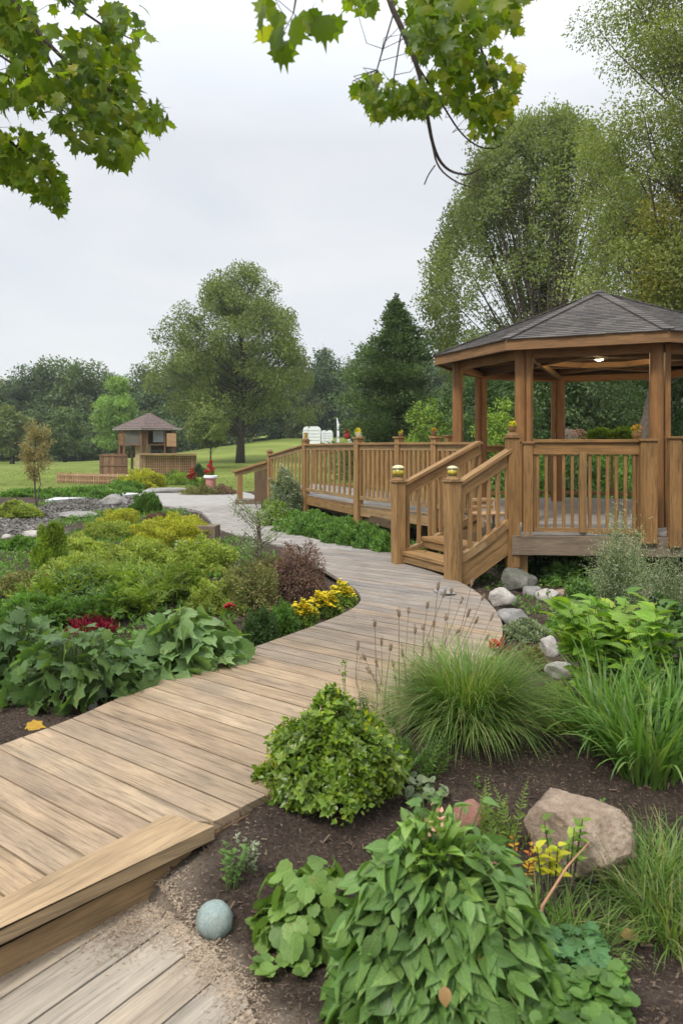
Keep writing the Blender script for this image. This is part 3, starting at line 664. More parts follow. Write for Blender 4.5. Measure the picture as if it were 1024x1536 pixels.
# ------------------------------------------------------------------ trees
def crown_tree(name, base, h, prof, nclump, nleaf, lsize, lmat, bmat, label, cat='tree', group=None, trunk_r=.2, trunk_top=.6, clump_r=.9, tm=QUAD, link_it=True, lean=(0, 0), shell=.5, low=.18, flat=.7, extra=None, fork=1, limb_k=1.0, loc=None, limbfrac=1.0):
    """prof(t)->radius of the crown at height fraction t; clumps of leaves at the ends of limbs"""
    base = np.array(base, float); top = base+np.array([lean[0], lean[1], h]); root = empty(name, base if loc is None else loc, label, cat, group)
    mb = MB(); kn = 7; tt = np.linspace(0, trunk_top, kn)
    wob = np.cumsum(rng.normal(size=(kn, 2))*h*.006, 0)
    tr = [base+np.array([lean[0]*t+wob[i][0]*(t > 0), lean[1]*t+wob[i][1]*(t > 0), h*t-(.15 if t == 0 else 0)]) for i, t in enumerate(tt)]
    rr = trunk_r*np.linspace(1, .28, kn)*(1+np.array([.35]+[0]*(kn-1))); mb.tube(tr, rr, 9); tr = np.array(tr)
    CP = []; tries = 0
    while len(CP) < nclump and tries < nclump*40:
        tries += 1; t = low+(1-low)*rng.random()**.9; pr = prof(t)
        if rng.random()*max(prof(.3), prof(.5), prof(.7)) > pr: continue
        a = rng.random()*2*pi; f = (shell+(1-shell)*rng.random()) if rng.random() < .8 else rng.random()*shell
        r = pr*f*(.88+.22*sin(a*3+t*7)); p = base+np.array([lean[0]*t+r*cos(a), lean[1]*t+r*sin(a), h*t])
        CP.append(p)
    CP = np.array(CP); P = []; D = []; Nn = []
    per = nleaf//len(CP)
    for ci, p in enumerate(CP):
        tz = (p[2]-base[2])/h; rad = np.hypot(p[0]-base[0]-lean[0]*tz, p[1]-base[1]-lean[1]*tz)
        ta = min(trunk_top, max(low*.55, tz-limb_k*(.10+.5*rad/h)*rng.uniform(.8, 1.3))); i = min(kn-2, int(ta/trunk_top*(kn-1))); f = ta/trunk_top*(kn-1)-i
        a = tr[i]*(1-f)+tr[i+1]*f; r0 = max(.012, trunk_r*.30*(1-.6*tz)*(.5+.5*min(1, rad/ (prof(.5)+1e-6))))
        m1 = a*.6+p*.4+np.array([0, 0, -.04*h*rng.random()])+rng.normal(size=3)*h*.012; m2 = a*.25+p*.75+rng.normal(size=3)*h*.01
        if ci < len(CP)*limbfrac: mb.tube([a, m1, m2, p], [r0, r0*.7, r0*.42, r0*.15], 5, False)
        cr = clump_r*rng.uniform(.65, 1.25); q = int(per*rng.uniform(.6, 1.4)*(cr/clump_r)**1.5)
        d = rdir(q); off = d*(cr*rng.random(q)[:, None]**.45)*np.array([1, 1, flat])
        P.append(p+off); D.append(nrm(d*.7+rdir(q)*.7+np.array([0, 0, -.25]))); Nn.append(nrm(d*.6+rdir(q)*.6+np.array([0, 0, .6])))
        if ci % 3 == 0 and link_it:
            for _ in range(3):
                e = p+rdir(1)[0]*cr*.8; mb.tube([m2, (m2+e)/2+rng.normal(size=3)*.03*cr, e], [r0*.25, r0*.18, r0*.08], 4, False)
    P = np.vstack(P); D = np.vstack(D); Nn = np.vstack(Nn)
    mb.build('trunk', bmat, root, smooth=True)
    scatter('crown', tm, P, D, Nn, lsize*(.65+.7*rng.random(len(P))), lmat, root)
    if extra: extra(root, CP, mb)
    return root
def dup(root, loc, rz, sc, label=None, group=None):
    c = root.copy(); C.objects.link(c); c.location = loc; c.rotation_euler = (0, 0, rz); c.scale = sc
    if label: c['label'] = label
    if group: c['group'] = group
    for ch in root.children:
        d = ch.copy(); C.objects.link(d); d.parent = c; d.matrix_parent_inverse = ch.matrix_parent_inverse.copy()
    return c
dome = lambda R0, a=.18, e=.5: (lambda t: R0*max(0.0, sin(pi*min(1, max(0, (t-a)/(1-a)))**.8))**e if t > a else R0*.1)

# wood at the back: five kinds, copied
WOODLABEL = {0: 'dark broadleaf tree in the dense wood behind the lawn', 1: 'mid green rounded tree in the dense wood behind the lawn', 2: 'olive green tree in the dense wood behind the lawn',
             3: 'pointed dark tree rising out of the dense wood', 4: 'low bushy tree at the foot of the wood, along the lawn edge'}
kinds = []
specs = [(13, 4.6, G['wood1']), (13, 5.0, G['wood2']), (12, 4.4, G['wood3']), (14, 2.6, G['wood1']), (6.5, 3.4, G['wood2'])]
woodspots = []
for row, (yy, step) in enumerate(((100, 4.0), (107, 5.0), (117, 6.5), (92, 4.4))):
    x = -74.0+row*2.1
    while x < 66:
        y = yy+rng.uniform(-2.5, 2.5)+(4*sm(-10, 10, x)*1.2)
        if row == 3: k = 4
        elif rng.random() < .10: k = 3
        else: k = [0, 1, 2, 0, 1][rng.integers(0, 5)]
        pxx = 512+F*x/y
        if row == 3 and (395 < pxx < 620): x += step; continue
        woodspots.append((k, x, y)); x += step*rng.uniform(.75, 1.25)
protos = {}
for k, x, y in woodspots:
    gz = g(x, y); sc = rng.uniform(.82, 1.12)
    if x > -12 and x < 18 and k != 4: sc *= .93
    if k not in protos:
        H, Rr, mt = specs[k]
        pf = dome(Rr, .04, .55) if k != 3 else (lambda t, Rr=Rr: Rr*(1.02-t)**.8)
        protos[k] = crown_tree('wood_tree', (0, 0, 0), H, pf, 60 if k != 4 else 30, 9000 if k != 4 else 5200, .42 if k != 4 else .34, mt, M['bark_dark'], WOODLABEL[k], 'tree', 'trees of the wood behind the lawn', .22, .8, 1.35, link_it=False, low=.06, shell=.55, flat=.8)
        pr = protos[k]; pr.location = (x, y, gz-.2); pr.scale = (sc, sc, sc); pr.rotation_euler = (0, 0, rng.random()*6)
    else: dup(protos[k], (x, y, gz-.2), rng.random()*6.28, (sc*rng.uniform(.9, 1.1), sc*rng.uniform(.9, 1.1), sc*rng.uniform(.88, 1.1)), WOODLABEL[k])
def far_tree(px, d, h, rad, mat, label, nl=9000, ls=.3, tr=.2, e=.5, a=.05, ncl=60, cr=None, **kw):
    x = (px-512)*d/F; b = (x, d, g(x, d)-.05); fl_ = kw.pop('flat', .7)
    return crown_tree(kw.pop('name', 'tree'), b, h, kw.pop('prof', dome(rad, a, e)), ncl, nl, ls, mat, kw.pop('bmat', M['bark_dark']), label, kw.pop('cat', 'tree'), kw.pop('group', None), tr, kw.pop('trunk_top', .75), cr or rad*.28, flat=fl_, **kw)
far_tree(178, 78, 8.8, 2.7, G['light'], 'pale green upright tree standing before the dark wood, left of the pavilion', 12000, .28, e=.7, ncl=90, shell=.4)
far_tree(98, 80, 5.8, 2.4, G['wood2'], 'rounded mid green tree left of the pale green one', 9000, .3, e=.6)
far_tree(18, 74, 5.6, 2.3, G['wood3'], 'bushy olive tree at the left end of the lawn', 9000, .3, e=.5)
far_tree(-40, 76, 6.2, 2.6, G['wood2'], 'rounded tree just beyond the left end of the lawn', 6000, .3, e=.5)
# big tree on the lawn
def wal(t): return float(np.interp(t, [.10, .14, .25, .45, .62, .78, .9, .98, 1.0], [2.0, 3.8, 5.9, 6.5, 6.2, 4.9, 3.3, 1.6, .3]))
far_tree(360, 57, 15.1, 6.6, G['bigtree'], 'big spreading leafy tree with dark trunk on the lawn', 62000, .20, tr=.31, ncl=230, cr=1.0, prof=wal, low=.25, shell=.5, flat=.8, trunk_top=.8, limb_k=.75, bmat=M['bark_dark'])
far_tree(315, 50, 4.2, 1.45, G['bigtree'], 'small round-headed tree with thin trunk beside the big lawn tree', 9000, .15, tr=.07, ncl=60, prof=dome(1.45, .38, .6), low=.40)
# fan-shaped elm behind the gazebo
def fan_tree():
    d = 31.0; x0 = (818-512)*d/F; b = np.array([x0, d, g(x0, d)])
    root = empty('elm_tree', b, 'tall vase-shaped elm with upright fanning branches behind the gazebo', 'tree'); mb = MB(); P = []; D = []; Nn = []
    mb.tube([b, b+[0.05, 0, 1.2], b+[0, .1, 2.2]], [.42, .34, .30], 10)
    env = lambda ang: 14.6*(1-.10*abs(ang/.75)**2.0)       # reach of the fan at an angle from vertical
    for i in range(52):
        ang = abs(rng.normal())*.30+.02 if i % 2 else rng.uniform(.1, .62); az = rng.random()*2*pi; ang = min(ang, .60)
        hd = np.array([cos(az), sin(az)*.85, 0]); ln = env(ang)*rng.uniform(.80, 1.02)-1.6
        s = b+np.array([hd[0]*.15, hd[1]*.15, 1.6+rng.random()*1.0]); t = np.linspace(0, 1, 9)
        an = ang*(.35+1.1*t-.42*t*t)+.0; stp = ln/8
        hx = np.concatenate([[0], np.cumsum(np.sin(an[:-1])*stp)]); vz = np.concatenate([[0], np.cumsum(np.cos(an[:-1])*stp)])
        pt = s+hd*hx[:, None]+np.array([0, 0, 1.])*vz[:, None]+np.cumsum(rng.normal(size=(9, 3))*.05, 0)
        mb.tube(pt, np.linspace(.085, .012, 9), 5, False)
        for j in range(34):
            f = 1-rng.random()**1.5*.62; k_ = f*8; q = int(min(7, k_)); p = pt[q]+(pt[q+1]-pt[q])*(k_-q)
            side = rdir(1, .35)[0]*np.array([1, 1, .8]); l2 = rng.uniform(.5, 1.25)*(1.15-.5*f); e = p+side*l2
            if j % 2 == 0: mb.tube([p, (p+e)/2+[0, 0, .06], e], [.018, .012, .006], 3, False)
            m = int(26*f**1.5); u = rng.random(m)**.7; c_ = p+(e-p)*u[:, None]+rng.normal(size=(m, 3))*.17
            P.append(c_); D.append(nrm(rdir(m)+side*.6)); Nn.append(rdir(m, .6))
    # the outer shell of foliage, fullest at the rim of the fan
    zz = [4.5, 6.3, 7.7, 9.4, 12.0, 13.7, 14.7, 15.4]; rw = [4.0, 4.9, 5.3, 5.0, 3.8, 2.7, 1.7, .6]
    for i in range(520):
        a = i*2.399963+rng.normal()*.1; z = 15.2-10.7*((i+.5)/520)**1.2+rng.normal()*.15; f = rng.uniform(.86, 1.0); rr = np.interp(z, zz, rw)*f; c = b+np.array([rr*cos(a), rr*sin(a)*.8, z])
        if z < 13.2 and abs(cos(a)) < .66 and rng.random() < .62: continue
        m = 170; dd = rdir(m); P.append(c+dd*rng.random((m, 1))**.6*np.array([.62, .62, .70])*rng.uniform(.6, 1.15)); D.append(nrm(dd+rdir(m)+np.array([0, 0, .3]))); Nn.append(rdir(m, .6))
        if i % 6 == 0: s0 = b+np.array([0, 0, 1.8]); mb.tube([s0, s0+(c-s0)*.5*np.array([.7, .7, 1.1]), c], [.045, .028, .007], 4, False)
    mb.build('trunk', M['bark'], root); P = np.vstack(P)
    scatter('crown', QUAD, P, np.vstack(D), np.vstack(Nn), .14*(.6+.7*rng.random(len(P))), G['elm'], root)
rng = np.random.default_rng(21)
fan_tree()
# large tree at the right edge
def right_tree():
    d = 21.0; x0 = (938-512)*d/F; b = np.array([x0, d, g(x0, d)])
    pf = lambda t: np.interp(t, [.2, .3, .5, .75, .95, 1.0], [2.0, 3.2, 3.9, 3.6, 2.3, 1.0])
    root = crown_tree('lime_tree', b, 17.5, pf, 300, 150000, .09, G['right'], M['bark'], 'tall leafy tree with grey trunk behind the gazebo, filling the upper right', 'tree', None, .27, .85, 1.0, lean=(3.3, -1), low=.30, shell=.45, flat=.6, limb_k=.7)
    P = []
    for c, r, n in (((8.9, 19.4, 6.3), 1.0, 2400), ((8.4, 19.3, 7.5), .8, 1500), ((8.0, 18.8, 5.8), .8, 1300), ((9.4, 18.6, 5.4), .9, 1500)):
        dd = rdir(n); P.append(np.array(c)+dd*rng.random((n, 1))**.6*np.array([r, r, r*1.1]))
    P = np.vstack(P); scatter('turning_leaves', QUAD, P, rdir(len(P)), rdir(len(P), .6), .095*(.6+.7*rng.random(len(P))), G['rightyel'], root).__setitem__('label', 'sprays of leaves turning yellow')
right_tree()
# conifer behind the raised walk
def conifer():
    d = 30.0; x0 = (594-512)*d/F; b = np.array([x0, d, g(x0, d)]); H = 7.5
    root = empty('evergreen_tree', b, 'cone-shaped dark evergreen behind the raised walk', 'tree'); mb = MB(); P = []; D = []; Nn = []
    mb.tube([b-[0, 0, .1], b+[0, 0, H*.5], b+[0, 0, H*.97]], [.11, .08, .015], 8)
    for i in range(250):
        t = .10+.90*rng.random()**1.1; r = np.interp(t, [0, .12, .3, .6, .85, 1], [1.9, 2.7, 2.75, 1.95, .95, .10])*rng.uniform(.42, 1.12); a = rng.random()*2*pi
        s = b+np.array([0, 0, H*t-.25*r]); e = b+np.array([r*cos(a), r*sin(a), H*t+.10*r*rng.normal()]); mb.tube([s, (s+e)/2+[0, 0, .05], e], [.022, .014, .005], 3, False)
        m = int(110+95*r); u = rng.random(m)**.6; c = s+(e-s)*u[:, None]+rng.normal(size=(m, 3))*np.array([.17, .17, .09])*(.7+.4*r)
        P.append(c); dr = nrm(e-s); D.append(nrm(dr+rdir(m)*.7+np.array([0, 0, .2]))); Nn.append(rdir(m, 1.0))
    for _ in range(12):
        m = 40; c = b+np.array([rng.normal()*.03, rng.normal()*.03, H*rng.uniform(.92, 1.02)]); P.append(c+rng.normal(size=(m, 3))*np.array([.05, .05, .10])); D.append(rdir(m, .8)); Nn.append(rdir(m))
    mb.build('trunk', M['bark_dark'], root); P = np.vstack(P)
    scatter('crown', QUAD, P, np.vstack(D), np.vstack(Nn), .125*(.6+.7*rng.random(len(P))), G['conifer'], root)
conifer()
# greenery behind the gazebo
far_tree(730, 22.5, 4.4, 1.7, G['dense'], 'dark dense tree seen between the left gazebo columns', 13000, .11, tr=.08, a=.02, ncl=70, low=.05)
far_tree(815, 25, 5.4, 2.2, G['dense'], 'dark dense tree behind the rear gazebo column', 15000, .12, tr=.1, a=.02, ncl=80, low=.05)
far_tree(880, 24, 5.0, 2.0, G['conifer'], 'blackish green evergreen mass left of the grey trunk', 15000, .11, tr=.1, a=.02, ncl=80, low=.05)
far_tree(1000, 27, 6.4, 2.3, G['dense'], 'dark tree beyond the right gazebo column', 14000, .13, tr=.14, a=.2, ncl=80, low=.25)
far_tree(1090, 26, 6.5, 2.4, G['wood2'], 'mid green tree past the right edge of the gazebo', 10000, .14, tr=.14, a=.1, ncl=70, low=.12)
far_tree(655, 26, 3.4, 1.5, G['brightbush'], 'light green leafy bush between evergreen and gazebo', 11000, .10, tr=.05, a=.0, ncl=60, low=.04, name='leafy_bush', cat='bush')
far_tree(700, 24, 2.6, 1.2, G['brightbush'], 'yellow-green bush behind the left gazebo columns', 9000, .09, tr=.05, a=.0, ncl=50, low=.04, name='leafy_bush', cat='bush')
far_tree(752, 19.5, 2.9, .95, G['brightbush'], 'bright bush with yellow leaf tips behind the front-left column', 8000, .08, tr=.04, a=.0, ncl=50, low=.04, name='leafy_bush', cat='bush')
for px_, d_, h_, r_, mt_, lb in ((548, 36, 1.5, 1.3, 'wood2', 'low green bush left of the evergreen, beyond the raised walk'), (625, 30, 1.9, 1.4, 'light', 'soft light green bush right of the evergreen trunk'),
                                 (900, 19, 1.9, 1.3, 'ground', 'leafy bush low behind the rear gazebo railing'), (830, 18.5, 1.7, 1.2, 'dense', 'dark low bush behind the rear gazebo railing'), (980, 20, 1.6, 1.3, 'ground', 'green low bush behind the right end of the gazebo'),
                                 (775, 17.5, 1.5, .9, 'ground', 'low leafy bush behind the deck boards of the gazebo')):
    x = (px_-512)*d_/F; bush('bush', (x, d_, g(x, d_)), (r_, r_, h_), 8000, .10, G[mt_], lb, 'bush', stems=6, stem_r=.015, k=3.4)

# ------------------------------------------------------------------ railings, walk, stairs, gazebo
FL = .52                                # deck floor height
def railing(parent, p, q, z0, z1, zt0=None, n=8, mat='railpale', bw=.055, bd_=.04, top=1.10, bot=.10, label=None, cap=True, capmat=None):
    """rail panel from p to q (xy): floor heights z0,z1; balusters are sub-parts"""
    p = np.array(p, float); q = np.array(q, float); mb = MB()
    A = lambda t, dz: (*(p+(q-p)*t), z0+(z1-z0)*t+dz)
    if cap: mb.beam(A(0, top+.02), A(1, top+.02), .13, .038)
    mb.beam(A(0, top-.05), A(1, top-.05), .04, .095)
    mb.beam(A(0, bot), A(1, bot), .042, .07)
    for t in (.0, 1.0): x, y = p+(q-p)*(t*.99+.005); zb = z0+(z1-z0)*t; mb.beam((x, y, zb+bot+.03), (x, y, zb+top-.09), .045, .035)
    r = mb.build('railing', M[capmat or mat], parent, bevel=.004, label=label); ang = math.atan2(*(q-p)[::-1])
    for i in range(n):
        t = (i+.5)/n; x, y = p+(q-p)*t; zb = z0+(z1-z0)*t
        b = MB(); b.post(x, y, zb+bot+.035, zb+top-.099, bw*rng.uniform(.92, 1.08), bd_, ang+rng.normal()*.01); b.build('baluster', M[mat], r, bevel=.003)
    return r
def newel(parent, x, y, z0, z1, w=.12, ang=0, mat='railpale', cap='ball', name='post'):
    mb = MB(); mb.post(x, y, z0, z1, w, w, ang); o = mb.build(name, M[mat], parent, bevel=.008)
    mb = MB()
    if cap == 'dome':
        mb.post(x, y, z1+.001, z1+.022, w+.035, w+.035, ang)
        mb.lathe(x, y, [(w*.60, z1+.023), (w*.60, z1+.038), (w*.42, z1+.055), (w*.36, z1+.072)], 14)
    else: mb.post(x, y, z1+.001, z1+.028, w+.04, w+.04, ang)
    mb.build('post_cap', M[mat], o, bevel=.004); return o
# --- raised walk (near side runs from the stair head round to the left)
B_ = np.array([1.98, 10.53]); A_ = np.array([2.14, 9.2]); F2 = np.array([3.74, 9.0]); F3 = np.array([5.9, 8.72])
near = [B_, at(653, 782, FL)[:2]*0+np.array([(653-512)*11.6/F, 11.6]), np.array([(598-512)*12.5/F, 12.5]), np.array([.31, 13.5]), np.array([-.80, 16.4]), np.array([-1.87, 19.2])]
nz = [FL, FL, FL, FL, .50, .22]
farp = [np.array([1.95, 13.4]), np.array([1.84, 14.6]), np.array([1.34, 16.6]), np.array([.40, 18.9]), np.array([-.75, 21.0])]
fz = [FL, FL, FL, .48, .36]
WR = empty('raised_walk', (.8, 13.5, 0), 'raised timber walk with picket railings curving away left of the gazebo', 'walkway')
deckpoly = [near[0], near[1], near[2], near[3], near[4], near[5], farp[4], farp[3], farp[2], farp[1], farp[0]]
def decksheet(name, poly, zf, mat, parent, ang, w=.14):
    return boards(name, poly, ang, w, .008, zf-.035, zf, mat, parent=parent)
decksheet('deck_boards', np.array(deckpoly), FL-.02, M['deckgrey'], WR, .5)
mb = MB()
for (a, b), (c, d) in zip(zip(near[:-1], near[1:]), zip(nz[:-1], nz[1:])):
    n_ = nrm(np.array([-(b-a)[1], (b-a)[0]]))*-.02
    mb.beam((*(a+n_), c-.115), (*(b+n_), d-.115), .04, .21)
for (a, b), (c, d) in zip(zip(farp[:-1], farp[1:]), zip(fz[:-1], fz[1:])): mb.beam((*a, c-.115), (*b, d-.115), .04, .21)
mb.build('fascia_board', M['railpale'], WR, bevel=.004)
for i in range(5):
    railing(WR, near[i], near[i+1], nz[i], nz[i+1], n=[8, 8, 9, 11, 10][i], bw=.075, bd_=.03, top=1.09, bot=.115)
for i in range(4):
    railing(WR, farp[i], farp[i+1], fz[i], fz[i+1], n=[8, 11, 10, 9][i], bw=.06, bd_=.03, top=1.10, mat='rail')
for i in (1, 2, 3, 4, 5):
    x, y = near[i]; zb = g(x, y)-.1
    newel(WR, x, y, zb if i != 2 else FL-.2, nz[i]+(1.20 if i > 1 else 1.19), .135 if i in (3, 4) else .12, .6, cap='dome' if i in (4, 5) else 'flat', name='post')
for i in range(5):
    x, y = farp[i]; newel(WR, x, y, g(x, y), fz[i]+1.24, .115, .4, 'rail', 'flat')
mb = MB()
for x, y in ((.9, 12.9), (-.1, 15.2), (.9, 14.9), (1.4, 12.2), (.1, 17), (-1.2, 18.0)): mb.post(x, y, g(x, y)-.1, FL-.06, .11)
mb.beam((.95, 12.0, FL-.25), (-.9, 17.4, FL-.25), .05, .14); mb.beam((1.6, 12.6, FL-.25), (.2, 17.6, FL-.25), .05, .14)
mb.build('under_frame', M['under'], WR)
# ramp end at the far left: sloping handrail, post and dark board
RE = empty('ramp_handrail', (-2.5, 20.0, 0), 'sloping timber handrail over a dark board at the far foot of the raised walk', 'handrail')
mb = MB(); mb.beam((-1.90, 19.25, 1.17), (-2.95, 20.3, .86), .22, .06); mb.beam((-1.91, 19.26, 1.085), (-2.93, 20.28, .775), .05, .10); mb.build('handrail', M['railpale'], RE, bevel=.005)
mb = MB(); mb.post(-2.78, 20.1, g(-2.8, 20.1)-.1, .77, .14, .14, .3); mb.build('post', M['railpale'], RE, bevel=.006)
mb = MB(); mb.hexa([(-1.97, 19.30, .1), (-1.94, 19.33, .1), (-2.30, 19.68, .1), (-2.33, 19.65, .1), (-1.97, 19.30, 1.0), (-1.94, 19.33, 1.0), (-2.30, 19.68, .89), (-2.33, 19.65, .89)]); mb.build('side_board', M['under'], RE)
def timber(name, x, y, w, d, h, ang, mat, label, cat):
    mb = MB(); z = g(x, y)-.06; mb.post(x, y, z, z+h*.48, w, d, ang); mb.post(x+.004, y, z+h*.485, z+h+.06, w-.012, d-.012, ang)
    o = mb.build(name, mat, None, bevel=.01); tag(o, label, cat); return o
b_ = pg(373, 762); timber('timber_block', b_[0], b_[1]+.15, .80, .42, .24, .15, M['fascia'], 'low brown timber block at the paved path edge below the handrail', 'timber block')
# --- stairs
N1 = np.array([.77, 9.94]); N2 = np.array([1.33, 8.80]); sd_ = np.array([.90, .435]); sd_ /= np.linalg.norm(sd_)
T1 = N1+sd_*1.33; T2 = A_.copy(); sdir2 = nrm(T2-N2)
ST = empty('wooden_stairs', (*((N1+N2)/2), 0), 'short wooden stair with two newels and sloping handrails up to the gazebo', 'stairs')
ang_s = math.atan2(sd_[1], sd_[0])
for (P_, h_, w_) in ((N1, 1.10, .15), (N2, 1.16, .155)): newel(ST, P_[0], P_[1], -.12, h_, w_, ang_s, cap='dome', name='newel_post')
def sloperail(P_, Q_, zA, zB, zlowA, zlowB, nb):
    mb = MB(); d = Q_-P_; L_ = np.linalg.norm(d); P1 = P_+d/L_*.06
    mb.beam((*P1, zA+.045), (*Q_, zB+.045), .13, .045); mb.build('handrail', M['railpale'], ST, bevel=.006)
    mb = MB(); mb.beam((*P1, zA-.06), (*Q_, zB-.06), .045, .14); mb.build('sub_rail', M['railpale'], ST, bevel=.004)
    for i in range(nb):
        t = (i+.8)/(nb+.4); x, y = P_+d*t; b = MB(); b.post(x, y, zlowA+(zlowB-zlowA)*t+.02, zA+(zB-zA)*t-.12, .05, .035, math.atan2(d[1], d[0])); b.build('baluster', M['railpale'], ST, bevel=.003)
sloperail(N1, T1, 1.02, 1.60, .12, .62, 7); sloperail(N2, T2, 1.08, 1.52, .18, .66, 6)
# closed side boards: curved cap over two stacked boards
for (P_, Q_, z0, z1, nm) in ((N2, T2, .20, .68, 2), (N1, T1, .12, .62, 1)):
    d = Q_-P_; ts = np.linspace(.03, 1, 7); mb = MB(); cz = [z0+(z1-z0)*(t**1.25) for t in ts]
    for i in range(6): mb.beam((*(P_+d*ts[i]), cz[i]), (*(P_+d*ts[i+1]), cz[i+1]), .085, .10)
    mb.build('curved_cap_board', M['railpale'], ST, bevel=.004)
    for k in range(nm):
        mb = MB(); lo = .075+.155*k
        mb.beam((*(P_+d*.03), cz[0]-lo-.075), (*Q_, cz[-1]-lo-.085), .045, .152)
        mb.build('side_board', M['railpale'], ST, bevel=.003)
for k, (r0, zt) in enumerate(((.02, .17), (.36, .345))):
    a = N1+sd_*r0; b = N2+sdir2*r0; mb = MB(); dd = .34
    mb.hexa([(*a, zt-.05), (*(a+sd_*dd), zt-.05), (*(a+sd_*dd), zt), (*a, zt), (*b, zt-.05), (*(b+sdir2*dd), zt-.05), (*(b+sdir2*dd), zt), (*b, zt)]); mb.build('tread', M['railpale'], ST, bevel=.008)
    mb = MB(); a2 = a+sd_*.02; b2 = b+sdir2*.02
    mb.hexa([(*a2, zt-.145), (*(a2+sd_*.03), zt-.145), (*(a2+sd_*.03), zt-.052), (*a2, zt-.052), (*b2, zt-.145), (*(b2+sdir2*.03), zt-.145), (*(b2+sdir2*.03), zt-.052), (*b2, zt-.052)]); mb.build('riser', M['railpale'], ST)
a = N1+sd_*.70; b = N2+sdir2*.70; mb = MB()
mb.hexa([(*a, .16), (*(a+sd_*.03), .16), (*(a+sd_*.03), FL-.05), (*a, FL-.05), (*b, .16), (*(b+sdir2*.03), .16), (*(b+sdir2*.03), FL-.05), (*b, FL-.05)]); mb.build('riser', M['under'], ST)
# --- gazebo
GC = np.array([4.20, 11.97]); GR = 2.30; RE_ = 2.68; PHI = R_(88.7); ZE = 3.06; ZA = 4.08
GZ_ = empty('gazebo', (*GC, 0), 'open eight-sided timber gazebo with grey shingle roof on a railed deck', 'gazebo')
corn = lambda r: [GC+r*np.array([cos(PHI+k*pi/4), sin(PHI+k*pi/4)]) for k in range(8)]
plat = [A_+np.array([-.02, -.04]), F2, F3, np.array([7.3, 10.0]), np.array([7.5, 12.6]), np.array([6.6, 14.6]), np.array([4.4, 15.3]), np.array([2.6, 14.9]), farp[1]+np.array([.03, 0]), farp[0]+np.array([.03, 0]), near[0]+np.array([.03, 0])]
stub = [A_+np.array([-.02, -.04]), near[0]+np.array([.03, 0])]
boards('deck_boards', np.array(plat), .12, .14, .008, FL-.035, FL, M['deckgrey'], parent=GZ_)
mb = MB(); lp = plat+[plat[0]]
for i in range(len(plat)):
    a, b = np.array(lp[i]), np.array(lp[i+1]); d = nrm(b-a); n_ = np.array([d[1], -d[0]])
    if i in (0, 1): mb.beam((*(a+n_*.03), FL-.16), (*(b+n_*.03), FL-.16), .045, .24)
    else: mb.beam((*a, FL-.16), (*b, FL-.16), .045, .24)
mb.build('deck_fascia', M['fascia'], GZ_, bevel=.004)
cs = corn(GR)
for k in range(8):
    x, y = cs[k]; mb = MB(); mb.tube([(x, y, FL-.01), (x, y, FL+1.0), (x, y, ZE-.12)], [.092, .090, .085], 20); mb.build('column', M['column'], GZ_, smooth=False)
    x, y = GC+(cs[k]-GC)*1.0+nrm(np.array([-(cs[k]-GC)[1], (cs[k]-GC)[0]]))*.14; mb = MB(); mb.post(x, y, FL, ZE-.12, .07, .07, PHI+k*pi/4); mb.build('side_post', M['column'], GZ_, bevel=.006)
ce = corn(RE_); cb = corn(GR)
def ring(mbx, r, z0, z1, th):
    c1 = corn(r); c2 = corn(r-th)
    for k in range(8):
        j = (k+1) % 8
        mbx.hexa([(*c1[k], z0), (*c2[k], z0), (*c2[k], z1), (*c1[k], z1), (*c1[j], z0), (*c2[j], z0), (*c2[j], z1), (*c1[j], z1)])
mb = MB(); ring(mb, RE_, ZE-.15, ZE-.002, .045); mb.build('eave_fascia', M['eave'], GZ_, bevel=.004)
mb = MB(); ring(mb, GR+.05, ZE-.235, ZE-.12, .10); mb.build('ring_beam', M['column'], GZ_, bevel=.005)
# soffit under the eaves
mb = MB(); c1 = corn(RE_-.05); c2 = corn(GR)
for k in range(8):
    j = (k+1) % 8; mb.hexa([(*c1[k], ZE-.118), (*c2[k], ZE-.108), (*c2[k], ZE-.10), (*c1[k], ZE-.105), (*c1[j], ZE-.118), (*c2[j], ZE-.108), (*c2[j], ZE-.10), (*c1[j], ZE-.105)])
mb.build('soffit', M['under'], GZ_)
apx = np.array([*GC, ZA]); mb = MB()
for k in range(16):
    c_ = corn(RE_-.1); p = c_[k//2] if k % 2 == 0 else (c_[k//2]+c_[(k//2+1) % 8])/2
    mb.beam((*p, ZE-.085), (*(GC+(p-GC)*.05), ZA-.13), .05, .11)
mb.build('rafters', M['soffit'], GZ_)
mb = MB()
for k, j in ((0, 3), (1, 4), (2, 5), (3, 6), (4, 7), (5, 0), (6, 1), (7, 2)):
    mb.beam((*cs[k], ZE-.16+.012*k), (*cs[j], ZE-.10+.012*k), .06, .09)
mb.build('tie_beams', M['soffit'], GZ_, bevel=.004)
rd = MB()
for k in range(8):
    a, b = ce[k], ce[(k+1) % 8]; A3, B3 = np.array([*a, ZE]), np.array([*b, ZE])
    nn = nrm(np.cross(B3-A3, apx-A3)); nn = nn if nn[2] > 0 else -nn
    V = [A3, B3, apx, A3-nn*.03, B3-nn*.03, apx-np.array([0, 0, .03])]
    rd.add(V, [[0, 1, 2], [5, 4, 3], [0, 3, 4, 1]], [(0, 0), (0, 2), (2, 1), (2, 1), (0, 2), (0, 0), (0, 0), (0, .1), (2, .1), (2, 0)])
rf = rd.build('roof_deck', M['soffit'], GZ_)
